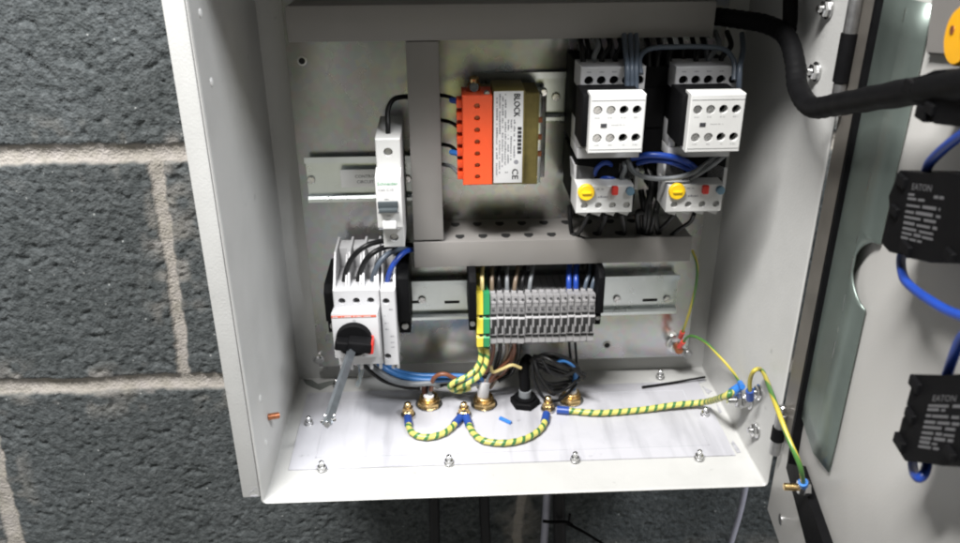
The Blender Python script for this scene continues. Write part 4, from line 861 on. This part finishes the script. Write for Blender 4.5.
to_gland('brown core bending out of the left brass gland', G1, (-2, 0, (424, 387, 110), (428, 380, 108), (438, 379, 108), (444, 382, 112)), 2.0, 'wbrown')
to_gland('grey core bending out of the left brass gland', G1, (2, -1, (430, 389, 106), (436, 383, 104), (446, 381, 106), (456, 383, 110)), 2.0, 'wgrey')
to_gland('black core bending out of the left brass gland', G1, (0, 2, (427, 390, 112), (432, 384, 112), (450, 384, 114), (474, 384, 116), (500, 378, 118)), 1.9, 'wblack')
bm = BM(); lathe(bm, (G1[0], G1[1]-1.5, 7), (0, 0, 1), [(0, 4.2), (5.6, 4.1), (6, 3.4)], 18); solo('cable_sheath', bm, 'wwhite', 'short white stub of cable sheath in the left brass gland', 'cable sheath')
bm = BM(); tube(bm, [(G2[0]-1, G2[1], 7), (G2[0]-.5, G2[1], 16), (G2[0]+.5, G2[1]+1, 24)], 4.6, 14); solo('cable_sheath', bm, 'wwhite', 'white inner sheath standing up in the second brass gland', 'cable sheath', angle=60)
wire('brown core splaying from the white sheath', [(G2[0], G2[1], 22)]+P((486, 376, 108), (484, 366, 110), (488, 352, 112)), 1.6, 'wbrown', 'cores rising from the brass glands')
wire('grey core splaying from the white sheath', [(G2[0]+2, G2[1], 22)]+P((489, 377, 106), (494, 368, 108), (499, 352, 112)), 1.6, 'wgrey', 'cores rising from the brass glands')
wire('second brown core splaying left from the white sheath', [(G2[0]-2, G2[1], 22)]+P((482, 379, 106), (474, 380, 104), (466, 376, 106)), 1.6, 'wbrown', 'cores rising from the brass glands')
wire('cream core curling right between the glands and the black bundle', P((491, 366, 104), (493, 372, 100), (502, 369, 98), (512, 365, 98), (521, 368, 100)), 1.3, 'wcream')
bm = BM(); tube(bm, [(G3[0], G3[1], 8), (G3[0]-.5, G3[1]+.5, 22), (G3[0]-1, G3[1]+2, 38), at(529, 358, Y=112)], 4.4, 14); solo('cable_sheath', bm, 'rubber', 'upright black tube standing in the black hexagon gland', 'cable sheath', angle=60)
bm = BM(); lathe(bm, (G3[0]-.2, G3[1]-.2, 10), (0, 0, 1), [(0, 5.1), (6, 5.0), (6.2, 4.5)], 20); solo('tube_collar', bm, 'wgrey', 'grey collar round the foot of the upright black tube', 'collar')
# black bundle swept to the right from the black tube
ends = [(576, 376), (579, 380), (583, 378), (572, 381), (568, 385), (562, 388), (556, 392), (585, 374)]
for i, (ex, ey) in enumerate(ends):
    a = (527+i*1.0, 362-i*.9, 108-i); sag = [10, 7, 3, 15, 20, 25, 29, -2][i]
    mid1 = (538+i, 362+sag*.45-i*.5, 100-i*1.3); mid2 = (555+i*.6, 366+sag*.85, 96-i*1.1); 
    if sag > 14: mid1 = (536+i*.6, 366+sag*.5, 98-i); mid2 = (546+i, 372+sag*.75, 96)
    wire('black bundle wire looping right of the black tube, %s from the top' % ORD[[2, 1, 3, 4, 5, 6, 7, 0][i]], P(a, mid1, mid2, (ex, ey, 104)), 1.35, 'wblack', 'black wires looped right of the black tube')
wire('black wire with blunt tail sticking out right of the bundle', P((545, 356, 100), (560, 360, 96), (574, 368, 94), (584, 378, 94)), 1.9, 'wblack', 'black wires looped right of the black tube')
wire('blue core showing through the right side of the black bundle', P((555, 362, 98), (564, 360, 94), (572, 364, 94), (576, 372, 98), (574, 384, 104))+[(G4[0], G4[1], 9)], 2.2, 'wblue2')
for lb_, pts, r, m in [
    ('lowest slack black loop touching the floor right of the black tube', [(532, 361, 98), (534, 380, 92), (543, 397, 92), (556, 401, 96), (568, 393, 100), (577, 383, 102)], 1.3, 'wblack'),
    ('middle slack black loop right of the black tube', [(534, 360, 96), (540, 376, 90), (552, 391, 90), (566, 389, 96), (580, 377, 100)], 1.3, 'wblack'),
    ('stray black loop standing highest over the bundle', [(531, 360, 100), (545, 354, 94), (562, 356, 92), (577, 366, 94), (583, 379, 100)], 1.3, 'wblack'),
    ('stray black wire crossing the face of the bundle', [(541, 357, 94), (550, 372, 88), (563, 376, 88), (576, 371, 94)], 1.2, 'wblack')]:
    wire(lb_, P(*pts), r, m, 'slack black loops right of the black tube')
for lb_, pts, r, m in [
    ('brown core arching between the left and second brass glands', [(431, 390, 104), (434, 378, 100), (444, 374, 98), (456, 379, 100), (468, 384, 104)], 1.7, 'wbrown'),
    ('black core lying behind the striped cores near the second gland', [(440, 386, 108), (456, 380, 106), (474, 377, 106), (494, 374, 108), (514, 370, 112)], 1.6, 'wblack'),
    ('blue core curling down beside the striped cores to the second gland', [(452, 378, 104), (464, 384, 98), (472, 379, 98), (481, 379, 104), (484, 386, 108)], 1.7, 'wblue2'),
    ('grey core leaning left out of the second brass gland', [(481, 392, 108), (476, 384, 102), (466, 388, 100), (452, 385, 104)], 1.5, 'wgrey'),
    ('brown core climbing from the second gland into the terminals', [(488, 384, 106), (496, 372, 102), (508, 360, 100), (513, 348, 100)], 1.5, 'wbrown'),
    ('taupe core climbing behind the cream core into the terminals', [(490, 388, 110), (500, 374, 108), (511, 362, 106), (521, 350, 104)], 1.5, 'wtaupe')]:
    wire(lb_, P(*pts), r, m, 'loose cores near the second brass gland')
bm = BM(); lathe(bm, (G4[0], G4[1], 8), (0, 0, 1), [(0, 4.6), (5, 4.5), (6, 3.6), (6.2, 2.2)], 18); solo('cable_sheath', bm, 'wwhite', 'pale stub of cable sheath in the right brass gland', 'cable sheath')

# ------------------------------------------------------------------ light: one ceiling batten in front, a farther one to the right, dim room with added glow patches
def area(name, loc, aim, sx, sy, power, col):
    l = bpy.data.lights.new(name, 'AREA'); l.shape = 'RECTANGLE'; l.size = sx; l.size_y = sy; l.energy = power; l.color = col
    o = bpy.data.objects.new(name, l); COL.objects.link(o); o.location = loc
    o.rotation_euler = (Vector(aim)-Vector(loc)).to_track_quat('-Z', 'Y').to_euler(); return o
area('ceiling_lamp', (-0.38, -.72, 1.78), (.17, .08, .1), .85, .18, 93, (1, .985, .965))
area('second_ceiling_lamp', (1.15, -.80, 1.75), (.17, .08, .1), .85, .18, 44, (.95, .97, 1))
w = bpy.data.worlds.new('World'); sc.world = w; w.use_nodes = True; nt = w.node_tree; bg = nt.nodes['Background']; bg.inputs[1].default_value = 1.0
tc = nt.nodes.new('ShaderNodeTexCoord')
def patch(direction, inner, outer, col, prev):
    """a soft-edged glow added to the world background at a direction from the box"""
    d = Vector(direction).normalized()
    dp = nt.nodes.new('ShaderNodeVectorMath'); dp.operation = 'DOT_PRODUCT'; dp.inputs[1].default_value = d; nt.links.new(tc.outputs['Generated'], dp.inputs[0])
    mr = nt.nodes.new('ShaderNodeMapRange'); mr.interpolation_type = 'SMOOTHSTEP'; mr.inputs[1].default_value = math.cos(math.radians(outer)); mr.inputs[2].default_value = math.cos(math.radians(inner))
    nt.links.new(dp.outputs['Value'], mr.inputs[0])
    mx = nt.nodes.new('ShaderNodeMix'); mx.data_type = 'RGBA'; mx.inputs[7].default_value = (*col, 1); nt.links.new(mr.outputs[0], mx.inputs[0])
    if isinstance(prev, tuple): mx.inputs[6].default_value = (*prev, 1)
    else: nt.links.new(prev, mx.inputs[6])
    return mx.outputs[2]
c = patch((0, -.25, -1), 25, 100, (.42, .415, .41), (.012, .016, .014))  # broad glow from below, added to fill the shade under the box
c = patch((.10, -1, -.31), 3, 12, (1.6, 1.5, 1.45), c)  # pinkish glow added for its reflection in the mounting plate
c = patch((-.11, -1, -.175), 1, 6, (1.0, 1.0, .2), c)  # yellow glow added to tint the plate's reflections at upper left
c = patch((.06, -1, -.15), 1, 5.5, (1.0, 1.0, .22), c)  # second yellow glow added for reflections under the top trunking
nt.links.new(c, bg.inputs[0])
sc.view_settings.view_transform = 'Standard'; sc.view_settings.look = 'None'; sc.view_settings.exposure = 0.12; sc.view_settings.gamma = 1
sc.cycles.filter_width = 2.1
sc.cycles.max_bounces = 8
sc.cycles.use_denoising = True
